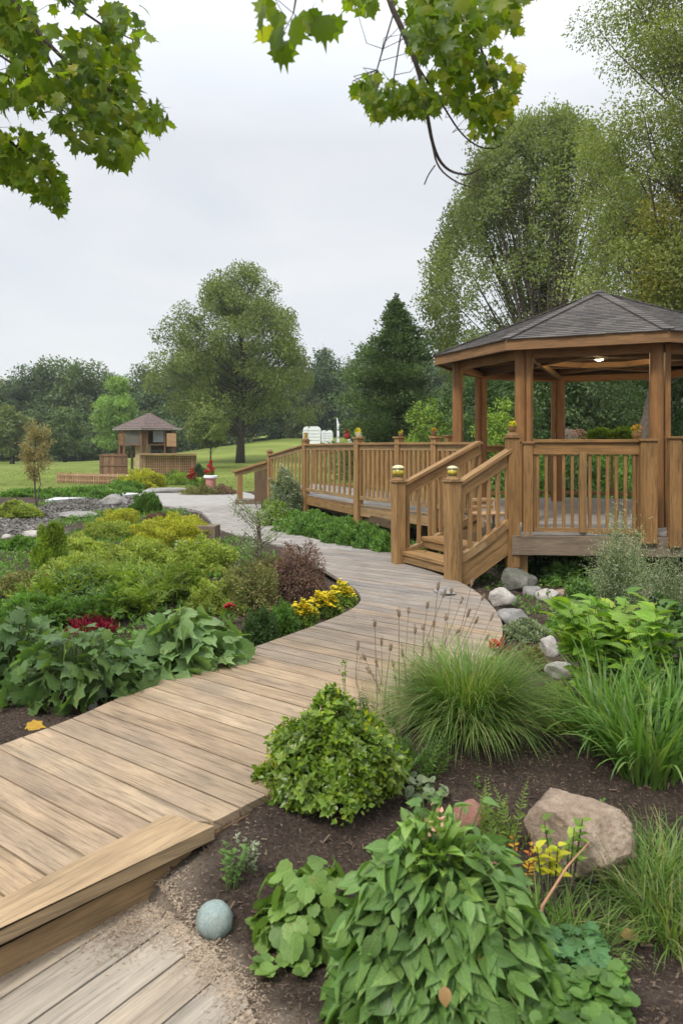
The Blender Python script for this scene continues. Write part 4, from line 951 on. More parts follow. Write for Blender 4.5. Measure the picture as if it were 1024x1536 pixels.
def shingles(corners, ze, apex, expo, wid, th, over=.03, nmax=99):
    mb = MB(); n = len(corners)
    for k in range(n):
        A3 = np.array([*corners[k], ze]); B3 = np.array([*corners[(k+1) % n], ze]); e = nrm(B3-A3); mid = (A3+B3)/2; up = apex-mid; Lup = np.linalg.norm(up); up /= Lup
        nn = np.cross(e, up); nn = nn if nn[2] > 0 else -nn; half = np.linalg.norm(B3-A3)/2; rows = int(Lup/expo)+1
        for r in range(rows):
            s0 = r*expo-over; s1 = min(Lup, s0+expo*1.35); w0 = half*(1-max(0, s0)/Lup)*1.0; x = -w0-(r % 2)*wid*.5*rng.random()
            while x < w0:
                x2 = x+wid*rng.uniform(.7, 1.3); xa, xb = max(x, -w0)+.002, min(x2, w0)-.002
                if xb-xa > .02:
                    j = rng.normal()*.004; w1 = half*max(0, 1-s1/Lup)
                    def pt(xx, s, h): 
                        lim = half*max(0, 1-s/Lup)+.01; return mid+e*max(-lim, min(lim, xx))+up*s+nn*h
                    mb.hexa([pt(xa, s0+j, .004), pt(xb, s0+j, .004), pt(xb, s0+j, .004+th), pt(xa, s0+j, .004+th), pt(xa, s1, .002), pt(xb, s1, .002), pt(xb, s1, .005), pt(xa, s1, .005)])
                x = x2
    return mb
sh = shingles(ce, ZE, apx, .095, .19, .012).build('shingles', M['shingle'], GZ_)
mb = MB()
for k in range(8):
    a = np.array([*ce[k], ZE]); Lr = np.linalg.norm(apx-a); u_ = (apx-a)/Lr; m_ = int(Lr/.14)
    for i in range(m_): mb.beam(a+u_*(i*.14-.02)+np.array([0, 0, .026]), a+u_*min(Lr, i*.14+.17)+np.array([0, 0, .016]), .15, .012)
mb.lathe(GC[0], GC[1], [(.12, ZA), (.10, ZA+.035), (.02, ZA+.05)], 8)
mb.build('ridge_caps', M['shingle'], rf)
# deck posts, rails
newel(GZ_, A_[0], A_[1], g(*A_)-.1+.35, FL+1.17, .15, .1, 'rail', 'dome', 'rail_post')
newel(GZ_, A_[0]+.19, A_[1]+.0, .22, FL+1.10, .12, -.08, 'rail', 'flat', 'rail_post')
newel(GZ_, F2[0], F2[1], .40, FL+1.13, .20, -.08, 'rail', 'flat', 'rail_post')
newel(GZ_, F2[0]+.30, F2[1]-.08, .36, FL+1.16, .14, -.1, 'rail', 'flat', 'rail_post')
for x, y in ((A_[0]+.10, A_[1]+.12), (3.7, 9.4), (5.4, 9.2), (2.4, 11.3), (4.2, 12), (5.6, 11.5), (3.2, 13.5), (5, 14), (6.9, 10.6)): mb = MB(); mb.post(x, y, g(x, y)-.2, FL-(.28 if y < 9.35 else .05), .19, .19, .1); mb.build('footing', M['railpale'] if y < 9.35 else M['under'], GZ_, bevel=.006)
mb = MB()
for y in (9.6, 10.9, 12.3, 13.7): mb.beam((2.3, y, FL-.16), (7.0, y-.2, FL-.16), .05, .2)
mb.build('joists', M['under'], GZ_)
pr = plat
railing(GZ_, A_+np.array([.26, -.01]), F2-np.array([.1, 0]), FL-.04, FL-.04, n=12, bw=.038, bd_=.038, top=1.155, bot=.06, mat='rail')
mb = MB(); mb.beam((*(A_+np.array([.24, -.03])), FL+1.03), (*(F2-np.array([.1, .02])), FL+1.03), .03, .13)
mb.beam((2.98, 9.08, FL), (2.981, 9.08, FL+1.0), .085, .055); mb.build('rail_trim', M['rail'], GZ_, bevel=.004)
railing(GZ_, F2+np.array([.38, -.08]), F3, FL-.04, FL-.04, n=13, bw=.038, bd_=.038, top=1.18, bot=.10, mat='rail')
for i, n in ((2, 7), (3, 9), (4, 9), (5, 9), (6, 8), (7, 6)):
    railing(GZ_, plat[i]*1.0, plat[i+1]*1.0, FL, FL, n=n, bw=.045, bd_=.035, top=1.05, mat='rail')
    x, y = plat[i+1]; newel(GZ_, x, y, .2, FL+1.08, .11, 0, 'rail', 'flat', 'rail_post')
# ceiling lamps
def lamp(px, py, d, label, on=True):
    c = atd(px, py, d); root = empty('ceiling_lamp', c, label, 'lamp', 'lamps hanging in the gazebo')
    mb = MB(); mb.tube([(c[0], c[1], c[2]+.06), (c[0], c[1], c[2]+.24)], .008, 6); mb.lathe(c[0], c[1], [(.10, c[2]), (.085, c[2]+.03), (.03, c[2]+.06)], 16); mb.build('lamp_shade', M['metal'], root)
    m, t, b, o = mat_new('lamp_glow'); b.inputs['Emission Color'].default_value = (1, .72, .40, 1); b.inputs['Emission Strength'].default_value = 9 if on else .0; b.inputs['Base Color'].default_value = (.7, .65, .5, 1)
    mb = MB(); mb.lathe(c[0], c[1], [(.02, c[2]-.035), (.06, c[2]-.02), (.075, c[2]-.002)], 14); mb.build('bulb', m, root, smooth=True)
    if on:
        ld = bpy.data.lights.new('lamp_light', 'POINT'); ld.energy = 38; ld.color = (1, .70, .38); ld.shadow_soft_size = .05
        lo = bpy.data.objects.new('lamp_light', ld); C.objects.link(lo); lo.parent = root; lo.location = (0, 0, -.07)
lamp(898, 538, 11.6, 'lit warm lamp hanging under the gazebo roof left of the right column')
lamp(806, 548, 12.6, 'unlit lamp hanging between the middle gazebo columns', False)
# small chair on the landing, and another by the right edge
def chair(x, y, z, ang, label, mat, seatm, w=.42, hs=.26, hb=.24, cat='chair'):
    root = empty('garden_chair', (x, y, z), label, cat, None); ca, sa = cos(ang), sin(ang)
    T = lambda a, b, c: (x+a*ca-b*sa, y+a*sa+b*ca, z+c)
    mb = MB(); mb.beam(T(-w/2, 0, hs), T(w/2, 0, hs), w*.9, .03); mb.build('seat', seatm, root, bevel=.008)
    for sx in (-1, 1):
        for sy in (-1, 1):
            mb = MB(); mb.beam(T(sx*w*.44, sy*w*.38, 0), T(sx*w*.44, sy*w*.38, hs-.016 if sy < 0 else hs+hb), .035, .035); mb.build('leg', mat, root, bevel=.005)
    mb = MB(); mb.beam(T(-w*.47, w*.40, hs+hb), T(w*.47, w*.40, hs+hb), .05, .05); mb.beam(T(-w*.44, w*.38, hs+hb*.45), T(w*.44, w*.38, hs+hb*.45), .03, .04); mb.build('backrest', mat, root, bevel=.01)
chair(1.96, 9.82, FL, .35, 'small bleached wooden chair standing at the head of the stair', M['sunwood'], M['sunwood'], .40, .17, .17)
chair(5.05, 10.6, FL, -.4, 'dark metal chair with pale seat inside the gazebo at the right edge', M['metal'], M['cushion'], .5, .45, .45)

# --- little things on the posts
def lantern(x, y, z, s, label):
    root = empty('post_lantern', (x, y, z), label, 'lantern', None)
    mb = MB(); mb.lathe(x, y, [(.036*s, z), (.052*s, z+.012*s), (.060*s, z+.045*s), (.060*s, z+.085*s)], 12); mb.build('glass', M['jargreen'], root, smooth=True)
    mb = MB(); mb.lathe(x, y, [(.062*s, z+.030*s), (.064*s, z+.034*s), (.064*s, z+.062*s), (.062*s, z+.066*s)], 12); mb.build('band', M['jar'], root, smooth=True)
    mb = MB(); mb.lathe(x, y, [(.068*s, z+.086*s), (.070*s, z+.098*s), (.04*s, z+.118*s), (.008*s, z+.124*s)], 12); mb.build('lid', M['lid'], root, smooth=True)
lantern(N1[0], N1[1], 1.173, 1.3, 'olive glass lantern with wide cream lid on the left stair newel')
lantern(N2[0], N2[1], 1.233, 1.0, 'yellow-banded glass lantern on the right, nearer stair newel')
def posy(name, x, y, z, s, petal, pot, label, cat='flower pot', green='ground', n=40):
    root = empty(name, (x, y, z), label, cat, None); mb = MB()
    mb.lathe(x, y, [(.030*s, z), (.045*s, z+.03*s), (.050*s, z+.07*s), (.046*s, z+.072*s)], 10); mb.build('pot', pot, root)
    d = rdir(n*3, .3); P = np.array([x, y, z+.088*s])+d*.042*s*rng.random((n*3, 1))**.5
    scatter('flowers', PETAL, P, d+rdir(n*3)*.8, rdir(n*3), .020*s, petal, root)
    d = rdir(14, .2); scatter('foliage', QUAD, np.array([x, y, z+.075*s])+d*.02*s, d, rdir(14), .05*s, G[green], root)
zt = lambda i: fz[i]+1.27
posy('flower_pot', farp[2][0], farp[2][1], zt(2), 1.15, G['yelflower'], M['rail'], 'small yellow flower pot on the far railing post left of the evergreen trunk')
posy('flower_pot', farp[1][0], farp[1][1], zt(1), 1.2, G['orange'], M['rail'], 'small orange and red flower pot on the far railing post nearest the gazebo')
posy('flower_pot', near[3][0], near[3][1], nz[3]+1.225, 1.3, G['yelflower'], M['lid'], 'pot of pale yellow blooms on the near railing post of the raised walk')
posy('flower_pot', farp[3][0]-.25, farp[3][1], fz[3]+1.28, 1.9, G['darkred'], M['pot_red'], 'dark red flower pot on the far rail of the raised walk')
posy('flower_pot', farp[3][0]-.08, farp[3][1]-.1, fz[3]+1.20, 1.9, G['dense'], M['pot_green'], 'low dark green pot beside the red one on the far rail')
posy('flower_pot', A_[0], A_[1], FL+1.245, 1.05, G['yelflower'], M['rail'], 'bright yellow posy on the gazebo rail post at the head of the stair')
posy('flower_pot', F2[0]-.12, F2[1], FL+1.16, 1.3, G['orange'], M['rail'], 'tawny orange posy on the thick gazebo rail post at right')
posy('flower_pot', near[4][0], near[4][1], nz[4]+1.27, .9, G['orange'], M['jar'], 'tiny ochre pot on the rail post behind the grey-green bush')
# planter box with plants along the rear gazebo rail
c = np.array([5.0, 14.7, FL+1.02]); root = empty('planter_box', c, 'long planter of pink and green plants along the rear gazebo railing', 'planter')
mb = MB(); mb.beam((4.25, 14.80, FL+1.13), (6.2, 14.55, FL+1.13), .2, .10); mb.build('box', M['slat'], root, bevel=.004)
for (x0, n, m, s) in ((4.5, 500, 'whiteflower', .035), (4.7, 260, 'pinkflower', .035), (5.15, 900, 'brightbush', .07), (5.6, 800, 'fern', .08)):
    d = rdir(n, .3); scatter('planting', QUAD, np.array([x0, 14.70-(x0-4.5)*.12, FL+1.27])+d*np.array([.26, .1, .13])*rng.random((n, 1))**.4, d, rdir(n), s, G[m], root)

# ------------------------------------------------------------------ pavilion
def pavilion():
    d = 41.0; k = d/F; cx = (219-512)*k; gz = g(cx, d); root = empty('pavilion', (cx, d, gz), 'small two-level wooden pavilion with brown pyramid roof on the lawn', 'pavilion')
    W = lambda px: (px-512)*k; Z = lambda py: EYE-(py-HZ)*k
    ap = np.array([W(223), d+.2, Z(619)]); e = Z(643); r = 1.86
    co = [np.array([cx+.05+r*1.02*cos(a), d+.2+r*sin(a)]) for a in [R_(q) for q in (197, 248, 292, 343, 17, 68, 112, 163)]]
    co = [np.array([W(171), d-.2]), np.array([W(222)+.05, d-1.55]), np.array([W(268), d-.5]), np.array([W(262), d+1.4]), np.array([W(222), d+2.1]), np.array([W(180), d+1.5])]
    shingles(co, e, ap, .17, .32, .02).build('shingles', plain('brown_shingle', (.13, .095, .085), .85, .45, 9), root)
    mb = MB(); n = 6
    for i in range(n):
        a, b = co[i], co[(i+1) % n]; mb.beam((*a, e-.04), (*b, e-.04), .05, .10)
    mb.beam((W(262), d-.6, e-.03), (W(278), d-.7, e-.03), .10, .08); mb.build('eave_fascia', plain('grey_trim', (.24, .22, .20), .7, .2, 5), root)
    for px, dd in ((182, -.3), (191, -.5), (221, -1.2), (229, -1.1), (252, -.7), (262, -.45), (255, 1.1), (190, 1.1)): mb = MB(); mb.post(W(px), d+dd, gz-.1, e-.07, .13 if px not in (229, 252) else .08); mb.build('post', M['slat'], root, bevel=.006)
    mb = MB()                                        # upper storey boards left, grey panels, open lower level
    mb.beam((W(183), d-.36, Z(656)), (W(191), d-.48, Z(656)), .04, .85); mb.build('wall_boards', M['rail'], root)
    mb = MB(); mb.beam((W(192), d-.55, Z(656.5)), (W(220), d-1.15, Z(656.5)), .03, .80); mb.build('dark_screen', plain('grey_mesh_screen', (.10, .09, .075), .7, .3, 3), root)
    mb = MB(); mb.beam((W(222), d-1.12, Z(656.5)), (W(229), d-1.02, Z(656.5)), .03, .80); mb.build('wall_boards', M['rail'], root)
    mb = MB(); mb.beam((W(236), d-.9, Z(655)), (W(250), d-.68, Z(655)), .03, .62); mb.build('window', plain('dull_glass', (.20, .22, .23), .25, .2, 2), root)
    mb = MB(); mb.beam((W(190), d+1.0, Z(660)), (W(255), d+1.05, Z(660)), .04, 1.1); mb.build('rear_wall', M['under'], root)
    mb = MB()
    for z in (Z(667), Z(645)): mb.beam((W(182), d-.35, z), (W(221), d-1.2, z), .07, .08); mb.beam((W(221), d-1.2, z+.003), (W(262), d-.5, z+.003), .07, .08)
    mb.build('storey_beams', M['slat'], root)
    mb = MB(); mb.lathe(W(216), d-.2, [(.42, Z(700)), (.42, Z(668))], 14); mb.build('pale_core', plain('straw_panel', (.42, .34, .19), .8, .2, 4), root)
    mb = MB(); mb.beam((W(184), d-.2, Z(686)), (W(190), d-.3, Z(686)), .05, 1.2); mb.build('lower_boards', M['rail'], root)
    mb = MB(); mb.beam((W(255), d-.75, Z(660)), (W(268), d-.6, Z(660)), .12, .72); mb.build('hanging_trellis', M['sunwood'], root)
    # left picket screen
    mb = MB(); z1 = Z(681); zb = gz-.05
    for i in range(14):
        t = i/13; mb.post(W(165)+(W(206)-W(165))*t, d-1.5-.5*t, zb, z1+.05*rng.random(), .10 if i % 3 else .15, .04)
    for z in (Z(683), Z(697)): mb.beam((W(165), d-1.55, z), (W(206), d-2.05, z), .03, .06)
    mb.build('picket_screen', M['slat'], root)
    # right lattice terrace
    mb = MB(); mb.beam((W(226), d-2.3, Z(680.5)), (W(303), d-1.4, Z(680.5)), .5, .07); mb.build('terrace_top', M['sunwood'], root)
    mb = MB()
    for i in range(27):
        t = i/26; mb.post(W(229)+(W(302)-W(229))*t, d-2.3+.9*t, zb, Z(682), .035+.03*(i % 6 == 0), .03)
    for j in range(8): z = Z(682)-(Z(682)-zb-.1)*j/8; mb.beam((W(228), d-2.33, z), (W(302), d-1.43, z), .025, .035)
    mb.build('lattice', M['sunwood'], root)
    mb = MB(); mb.beam((W(231), d-1.9, (Z(682)+zb)/2), (W(300), d-1.1, (Z(682)+zb)/2), .05, Z(682)-zb-.1); mb.build('lattice_backing', M['slat'], root)
pavilion()
# low stake fence left of it
def stake_fence():
    d = 33.0; a = np.array([(86-512)*d/F, d]); b = np.array([(188-512)*(d-1.5)/F, d-1.5]); root = empty('stake_fence', (*a, g(*a)), 'low pale fence of short stakes and thin rails left of the pavilion', 'fence')
    mb = MB()
    for i in range(30): p = a+(b-a)*i/29; z = g(*p); mb.post(p[0], p[1], z-.05, z+.44+.05*rng.random(), .045)
    mb.build('stakes', M['sunwood'], root); mb = MB()
    for h in (.14, .40): mb.beam((*a, g(*a)+h), (*b, g(*b)+h), .03, .04)
    mb.build('rails', M['sunwood'], root); mb = MB(); mb.prism([a+np.array([0, .1]), b+np.array([0, .1]), b+np.array([0, 1.8]), a+np.array([.5, 1.6])], -.2, .26); mb.build('boards_behind', M['sunwood'], root)
stake_fence()
# tents and pole far away
def tents():
    d = 86.0; k = d/F; W = lambda px: (px-512)*k; gz = g(W(478), d)
    for (x0, x1, h, lb, nm) in ((455, 481, 1.95, 'rounded white tarpaulin shelter on the far lawn, the taller one at left', .85), (482, 499, 1.5, 'lower white tarpaulin shelter right beside the rounded one on the far lawn', .6)):
        root = empty('tarpaulin_shelter', ((W(x0)+W(x1))/2, d, gz), lb, 'shelter'); w = W(x1)-W(x0); c = (W(x0)+W(x1))/2; n = 14
        pr = [(c+w/2*np.sign(cos(a))*abs(cos(a))**.22, gz-.3+(h+.3)*abs(sin(a))**.28) for a in np.linspace(0, pi, n)]
        mb = MB(); V = [(x, d-1.2, z) for x, z in pr]+[(x, d+2.2, z) for x, z in pr]
        Fc = [list(range(n)), list(range(2*n-1, n-1, -1))]+[[i, i+n, i+n+1, i+1] for i in range(n-1)]
        mb.add(V, Fc, [(0, 0)]*(2*n+4*(n-1))); mb.build('cover', M['white'], root)
        mb = MB()
        for j in range(1, 5): mb.beam((c-w*.46, d-1.23, gz+h*j/5.2), (c+w*.46, d-1.23, gz+h*j/5.2), .03, .05)
        mb.beam((c-w*.2, d-1.24, gz), (c-w*.2, d-1.24, gz+h*.9), .05, .03); mb.build('seams', plain('grey_seam', (.5, .52, .56), .6, .1, 3), root)
    x = W(507); mb = MB(); mb.tube([(x, d, gz), (x, d, gz+2.2), (x-.15, d, gz+3.0)], [.16, .14, .05], 8); o = mb.build('white_pole', M['white']); tag(o, 'slim white pole standing right of the white shelters', 'pole')
    x = W(533); mb = MB(); mb.post(x, d-4, gz-.2, gz+.8, 1.7, 1.1); mb.post(x+.1, d-4, gz+.8, gz+1.05, 1.2, .9); o = mb.build('white_cabinet', M['white'], None, bevel=.08); tag(o, 'low white box on the far lawn behind the flower pots', 'box')
tents()

# ------------------------------------------------------------------ rocks
import bmesh
def rock(name, c, r, mat, label, cat='rock', seed=0, rough=.22, flat=None, sub=4, cuts=7, rz=0, group=None, smooth_=False, crag=.04, hard=.92):
    bm = bmesh.new(); bmesh.ops.create_icosphere(bm, subdivisions=sub, radius=1.0)
    V = np.array([v.co[:] for v in bm.verts]); rg = np.random.default_rng(seed)
    for _ in range(cuts):                            # chip flat facets off the stone
        n = nrm(rg.normal(size=3)); dd = rg.uniform(.60, .88); s = V@n; V = V-np.outer(np.maximum(0, s-dd), n)*hard
    if flat: V[:, 2] = np.minimum(V[:, 2], flat+.12*(V[:, 2]-flat))
    ph = rg.random(3)*9
    if not smooth_:
        f = 1+rough*.35*(np.sin(V[:, 0]*3.3+ph[0])*np.sin(V[:, 1]*3.7+ph[1])*np.sin(V[:, 2]*4.1+ph[2]))+rough*.10*np.sin(V[:, 0]*9+ph[1])*np.sin(V[:, 1]*11+ph[2])+rough*.05*np.sin(V[:, 2]*23+ph[0]+V[:, 0]*17)
        f = f+crag*((vnoise(V[:, 0]+V[:, 2]*1.3, V[:, 1]-V[:, 2]*.9, 3.2, seed % 7)-.5)+.45*(vnoise(V[:, 0]-V[:, 2], V[:, 1]+V[:, 2], 8, seed % 5)-.5))
        V = V*f[:, None]+rg.normal(size=V.shape)*.004
    V = V*np.array(r); ca, sa = cos(rz), sin(rz); V = np.stack([V[:, 0]*ca-V[:, 1]*sa, V[:, 0]*sa+V[:, 1]*ca, V[:, 2]], 1)
    for v, q in zip(bm.verts, V): v.co = q
    me = bpy.data.meshes.new(name); bm.to_mesh(me); bm.free(); me.polygons.foreach_set('use_smooth', [True]*len(me.polygons))
    o = link(name, me, mat, None, loc=tuple(float(v) for v in c)); tag(o, label, cat, group); return o
RK = {'tan': rockmat('tan_sandstone', [(.19, .14, .10), (.35, .265, .195), (.50, .405, .31)], 6), 'grey': rockmat('grey_stone', [(.16, .15, .14), (.26, .25, .235), (.36, .345, .32)], 4),
      'pale': rockmat('pale_stone', [(.30, .27, .24), (.42, .39, .35), (.55, .52, .48)], 5), 'red': rockmat('reddish_stone', [(.22, .09, .07), (.32, .16, .12), (.38, .24, .19)], 5),
      'dark': rockmat('mossy_stone', [(.09, .10, .07), (.15, .15, .125), (.22, .21, .19)], 4)}
m, t, b, o = mat_new('blue_green_pebble'); ob = N(t, 'ShaderNodeTexCoord').outputs['Object']
c = ramp(t, [(.3, (.16, .21, .20)), (.5, (.22, .275, .26)), (.7, (.29, .33, .31))], noise(t, ob, 9, 8, .7)).outputs[0]
c = mixc(t, c, ramp(t, [(.35, .75), (.6, 1.2)], noise(t, ob, 120, 4, .8)).outputs[0], .8, 'MULTIPLY'); t.links.new(c, b.inputs['Base Color']); b.inputs['Roughness'].default_value = .65; RK['pebble'] = m
p = pg(318, 1412); rock('round_stone', (p[0], p[1]+.05, p[2]+.044), (.068, .060, .066), RK['pebble'], 'smooth round blue-grey stone on the mulch by the lower deck', 'stone', 3, rough=.10, crag=.03, cuts=0)
p = pg(884, 1318); rock('boulder', (p[0]+.0, p[1]+.13, p[2]+.10), (.27, .21, .235), RK['tan'], 'large flat-topped tan boulder in the lower right bed', 'boulder', 29, .10, .62, 6, 16, -.15, crag=.05, hard=1.0)
p = pg(755, 1350); rock('rock', (p[0], p[1]+.05, p[2]+.06), (.055, .07, .11), RK['red'], 'small reddish stone left of the tan boulder', 'rock', 5, .3, None, 4, 6)
p = pg(705, 1262); rock('rock', (p[0], p[1]+.1, p[2]+.05), (.09, .07, .08), RK['red'], 'reddish brown stone behind the tiered leafy plant', 'rock', 6, .3, None, 4, 6)
p = pg(131, 1066); rock('rock', (p[0], p[1]+.02, p[2]+.03), (.055, .045, .055), RK['pale'], 'small white stone at the walk edge between the two big-leaved plants', 'rock', 8, .3)
for px, py, w, h, k, lb in ((754, 912, 44, 30, 'pale', 'pale pointed rock at the outer curve of the boardwalk'), (781, 888, 62, 42, 'dark', 'large dark grey rock below the gazebo deck post'), (800, 897, 34, 20, 'grey', 'rounded grey-tan rock beside the dark one'),
                        (823, 902, 36, 20, 'pale', 'low rounded light rock right of the grey-tan one'), (770, 940, 60, 26, 'grey', 'flat grey stone half under creeping green, below the light rocks'), (826, 985, 30, 34, 'pale', 'white speckled rock standing among the bed plants'),
                        (842, 1018, 46, 24, 'pale', 'broad white-grey rock in front of the speckled one'), (870, 920, 40, 22, 'dark', 'mossy rock below the airy pale shrub'), (668, 892, 44, 8, 'grey', 'thin flat grey stone lying on the boardwalk by the stair foot'),
                        (843, 896, 26, 12, 'tan', 'small tan rock among the leaves under the deck'), (905, 897, 42, 14, 'dark', 'dark stone in the shade under the deck edge'), (590, 858, 1, 1, 'grey', None)):
    if not lb: continue
    z0 = 0.0 if 'boardwalk by' in lb else None
    p = pg(px, py) if z0 is None else at(px, py, 0); s = p[1]/F; rock('rock', (p[0], p[1]+w*s*.3, p[2]+h*s*.30), (w*s*.52, w*s*.42, h*s*.62), RK[k], lb, 'rock', px, .3, .75 if k != 'pale' else None, 4, 8, px)
# grey slab by the pavilion, pale slab in the left bed, stones along the gravel
p = pg(246, 744); rock('stone_slab', (p[0], p[1]+.3, p[2]+.13), (.80, .42, .26), RK['grey'], 'long flat grey stone slab lying at the path end before the pavilion', 'stone slab', 21, .2, .45, 4, 8, 0)
p = pg(118, 776); rock('stone_slab', (p[0], p[1], p[2]+.06), (.42, .30, .12), RK['grey'], 'flat grey stone at the gravel edge in the left beds', 'stone slab', 22, .2, .5, 4, 8, .3)
for px, py, w, k, lb in ((48, 806, 26, 'pale', 'pale stone on the left gravel edge, behind the bright bush'), (12, 808, 18, 'pale', 'small white stone near the left edge of the gravel'), (2, 874, 16, 'pale', 'white stone at the far left border beside the grey gravel'), (170, 757, 40, 'grey', 'low grey stone on the gravel left of the slab')):
    p = pg(px, py); s = p[1]/F; rock('rock', (p[0], p[1], p[2]+w*s*.12), (w*s*.6, w*s*.5, w*s*.28), RK[k], lb, 'rock', px+3)

# ------------------------------------------------------------------ island with red things, timber box
p = pg(305, 748); C0 = p+np.array([0, .5, 0])
bush('low_shrub', (C0[0]-.15, C0[1]-.05, C0[2]), (.75, .38, .34), 3500, .06, G['olive'], 'low grey-olive cover on the paved island', 'ground cover', stems=4, k=4)
bush('low_shrub', (C0[0]+.5, C0[1]+.1, C0[2]), (.55, .36, .36), 3500, .05, G['brown'], 'purplish brown cover at the right of the paved island', 'ground cover', stems=4, k=4)
bush('shrub', (C0[0]-.15, C0[1]+.35, C0[2]), (.30, .28, .62), 1800, .07, G['brightbush'], 'small yellow-green shrub in front of the red flowers on the island', 'shrub')
p = atd(289, 716, C0[1]+.25); bush('red_flower', (p[0], p[1], C0[2]+.1), (.20, .16, .70), 500, .05, G['ground'], 'red blossom cluster left of the pale pink pail', 'flower', flowers=(G['redflower'], 90, .07, .05), tm=QUAD)
x, y = C0[0]+.10, C0[1]+.25; root = empty('pail', (x, y, C0[2]), 'pale pink round pail with white rim on the paved island', 'pail'); z = C0[2]
mb = MB(); mb.lathe(x, y, [(.14, z), (.17, z+.30), (.18, z+.62)], 18); mb.build('body', M['pinkpail'], root); mb = MB(); mb.lathe(x, y, [(.20, z+.62), (.235, z+.64), (.235, z+.70), (.20, z+.72)], 18); mb.build('rim', M['white'], root)
root = empty('red_flowers', (x, y, z+.70), 'ragged clump of bright red blooms standing in the pink pail', 'flowers'); P = []
for cx_, cy_, cz_, r_ in ((0, 0, .08, .12), (.04, 0, .22, .10), (-.03, .02, .34, .075), (-.13, -.02, .14, .06), (.02, 0, .46, .045)): dd = rdir(70); P.append(np.array([x+cx_, y+cy_, z+.70+cz_])+dd*r_*rng.random((70, 1))**.4)
P = np.vstack(P); scatter('blooms', PETAL, P, rdir(len(P), .3), rdir(len(P)), .06, G['redflower'], root)
dd = rdir(120, .3); scatter('foliage', QUAD, np.array([x, y, z+.72])+dd*.14*rng.random((120, 1)), dd, rdir(120), .08, G['ground'], root)
mb = MB(); mb.tube([(x, y, z+.5), (x+.01, y, z+1.1)], [.02, .008], 6); mb.build('stem', M['stem'], root)
p = pg(300, 818); timber('timber_box', p[0], p[1]+.22, .52, .34, .30, -.1, M['fascia'], 'small weathered timber box end beside the yellow ground cover', 'timber box')

# ------------------------------------------------------------------ mid-distance beds
def bpx(px, py, wpx, hpx, mat, label, name='shrub', cat='shrub', n=3000, size=.05, depth=.8, **kw):
    """a bush whose foot shows at (px, py) and that spans wpx by hpx photo pixels"""
    p = pg(px, py); s = p[1]/F; r = wpx*s/2; c = p+np.array([0, r*depth, 0]); c[2] = g(c[0], c[1])
    hh = hpx*s*(.74 if p[0] < -.9 else 1)-(c[1]-p[1])*.02; return bush(name, c, (r, r*depth, max(.05, hh)), n, size, G[mat] if isinstance(mat, str) else mat, label, cat, **kw)
bpx(208, 739, 66, 42, 'yelcover', 'big yellow-green shrub in front of the pavilion', n=7000, size=.09, k=3.5)
bpx(178, 742, 70, 24, 'ground', 'low green shrub left of the yellow-green one', n=4000, size=.08)
bpx(262, 728, 60, 26, 'brightbush', 'yellowish low shrub at the foot of the lattice terrace', n=3500, size=.08)
bpx(298, 716, 18, 24, 'dense', 'dark green shrub against the right end of the lattice terrace', n=2500, size=.09)
bpx(215, 772, 44, 36, 'ferndark', 'round dark green grassy shrub by the path end', n=5000, size=.09, tm=NARROW, up=1.2)
bpx(110, 748, 130, 20, 'ground', 'green strip of plants along the gravel below the stake fence', 'ground_cover', 'ground cover', 5000, .08, .35)
bpx(15, 778, 60, 30, 'cover', 'clipped light green shrub at the far left by the lawn', n=5000, size=.07)
bpx(30, 746, 70, 14, 'ground', 'low green plants at the lawn edge far left', 'ground_cover', 'ground cover', 2500, .09, .4)
bpx(28, 826, 80, 22, 'ground', 'dark green cover between the two bands of gravel', 'ground_cover', 'ground cover', 4500, .05, .5)
bpx(68, 858, 46, 88, 'fern', 'bright upright feathery bush at left', n=6500, size=.05, up=.9, k=3)
bpx(245, 822, 128, 52, 'yelcover', 'broad mound of yellow ground cover beside the paved path', 'ground_cover', 'ground cover', 22000, .040, .95, k=4, stems=4)
bpx(172, 790, 62, 30, 'yelcover', 'small yellow-green shrub between stone and dark round shrub', n=3000, size=.05)
bpx(150, 812, 90, 34, 'cover', 'light green cover in front of the flat grey stone', 'ground_cover', 'ground cover', 7000, .04, .7)
bpx(232, 785, 40, 18, 'brown', 'brownish low cover beneath the dark round shrub', 'ground_cover', 'ground cover', 2000, .04, .5)
bpx(105, 838, 90, 36, 'cover', 'soft green cover right of the bright feathery bush', 'ground_cover', 'ground cover', 8000, .04, .7)
bpx(200, 858, 120, 52, 'cover', 'light green ground cover in the middle of the left bed', 'ground_cover', 'ground cover', 15000, .035, .75, k=4)
bpx(290, 868, 110, 66, 'cover', 'light green mound before the timber box', 'ground_cover', 'ground cover', 15000, .035, .7, k=4, flowers=(G['whiteflower'], 14, .025, .1))
bpx(258, 905, 96, 62, 'fern', 'fine-leaved bright green mound behind the large pale leaves', 'ground_cover', 'ground cover', 12000, .032, .7, k=4)
bpx(325, 925, 100, 62, 'cover', 'dull green small-leaved mound right of the ferns', 'ground_cover', 'ground cover', 13000, .030, .7, k=4)
bpx(25, 905, 110, 50, 'olive', 'dusty green cover at the left border', 'ground_cover', 'ground cover', 9000, .035, .6, k=4)
bpx(30, 940, 130, 44, 'ground', 'dark leafy cover behind the lobed plant', 'ground_cover', 'ground cover', 6000, .06, .6)
bpx(110, 870, 120, 46, 'cover', 'light green cover behind the ferns on the left', 'ground_cover', 'ground cover', 10000, .035, .7, k=4)
fl = ['feathery fern leftmost in the clump', 'feathery fern second from the left, behind the dark red leaves', 'tallest feathery fern in the middle of the left bed', 'arching fern just above the dark red leaves', 'fern right of the tallest one', 'bushy fern nearest the large pale leaves', 'low fern at the left end of the dark red leaves']
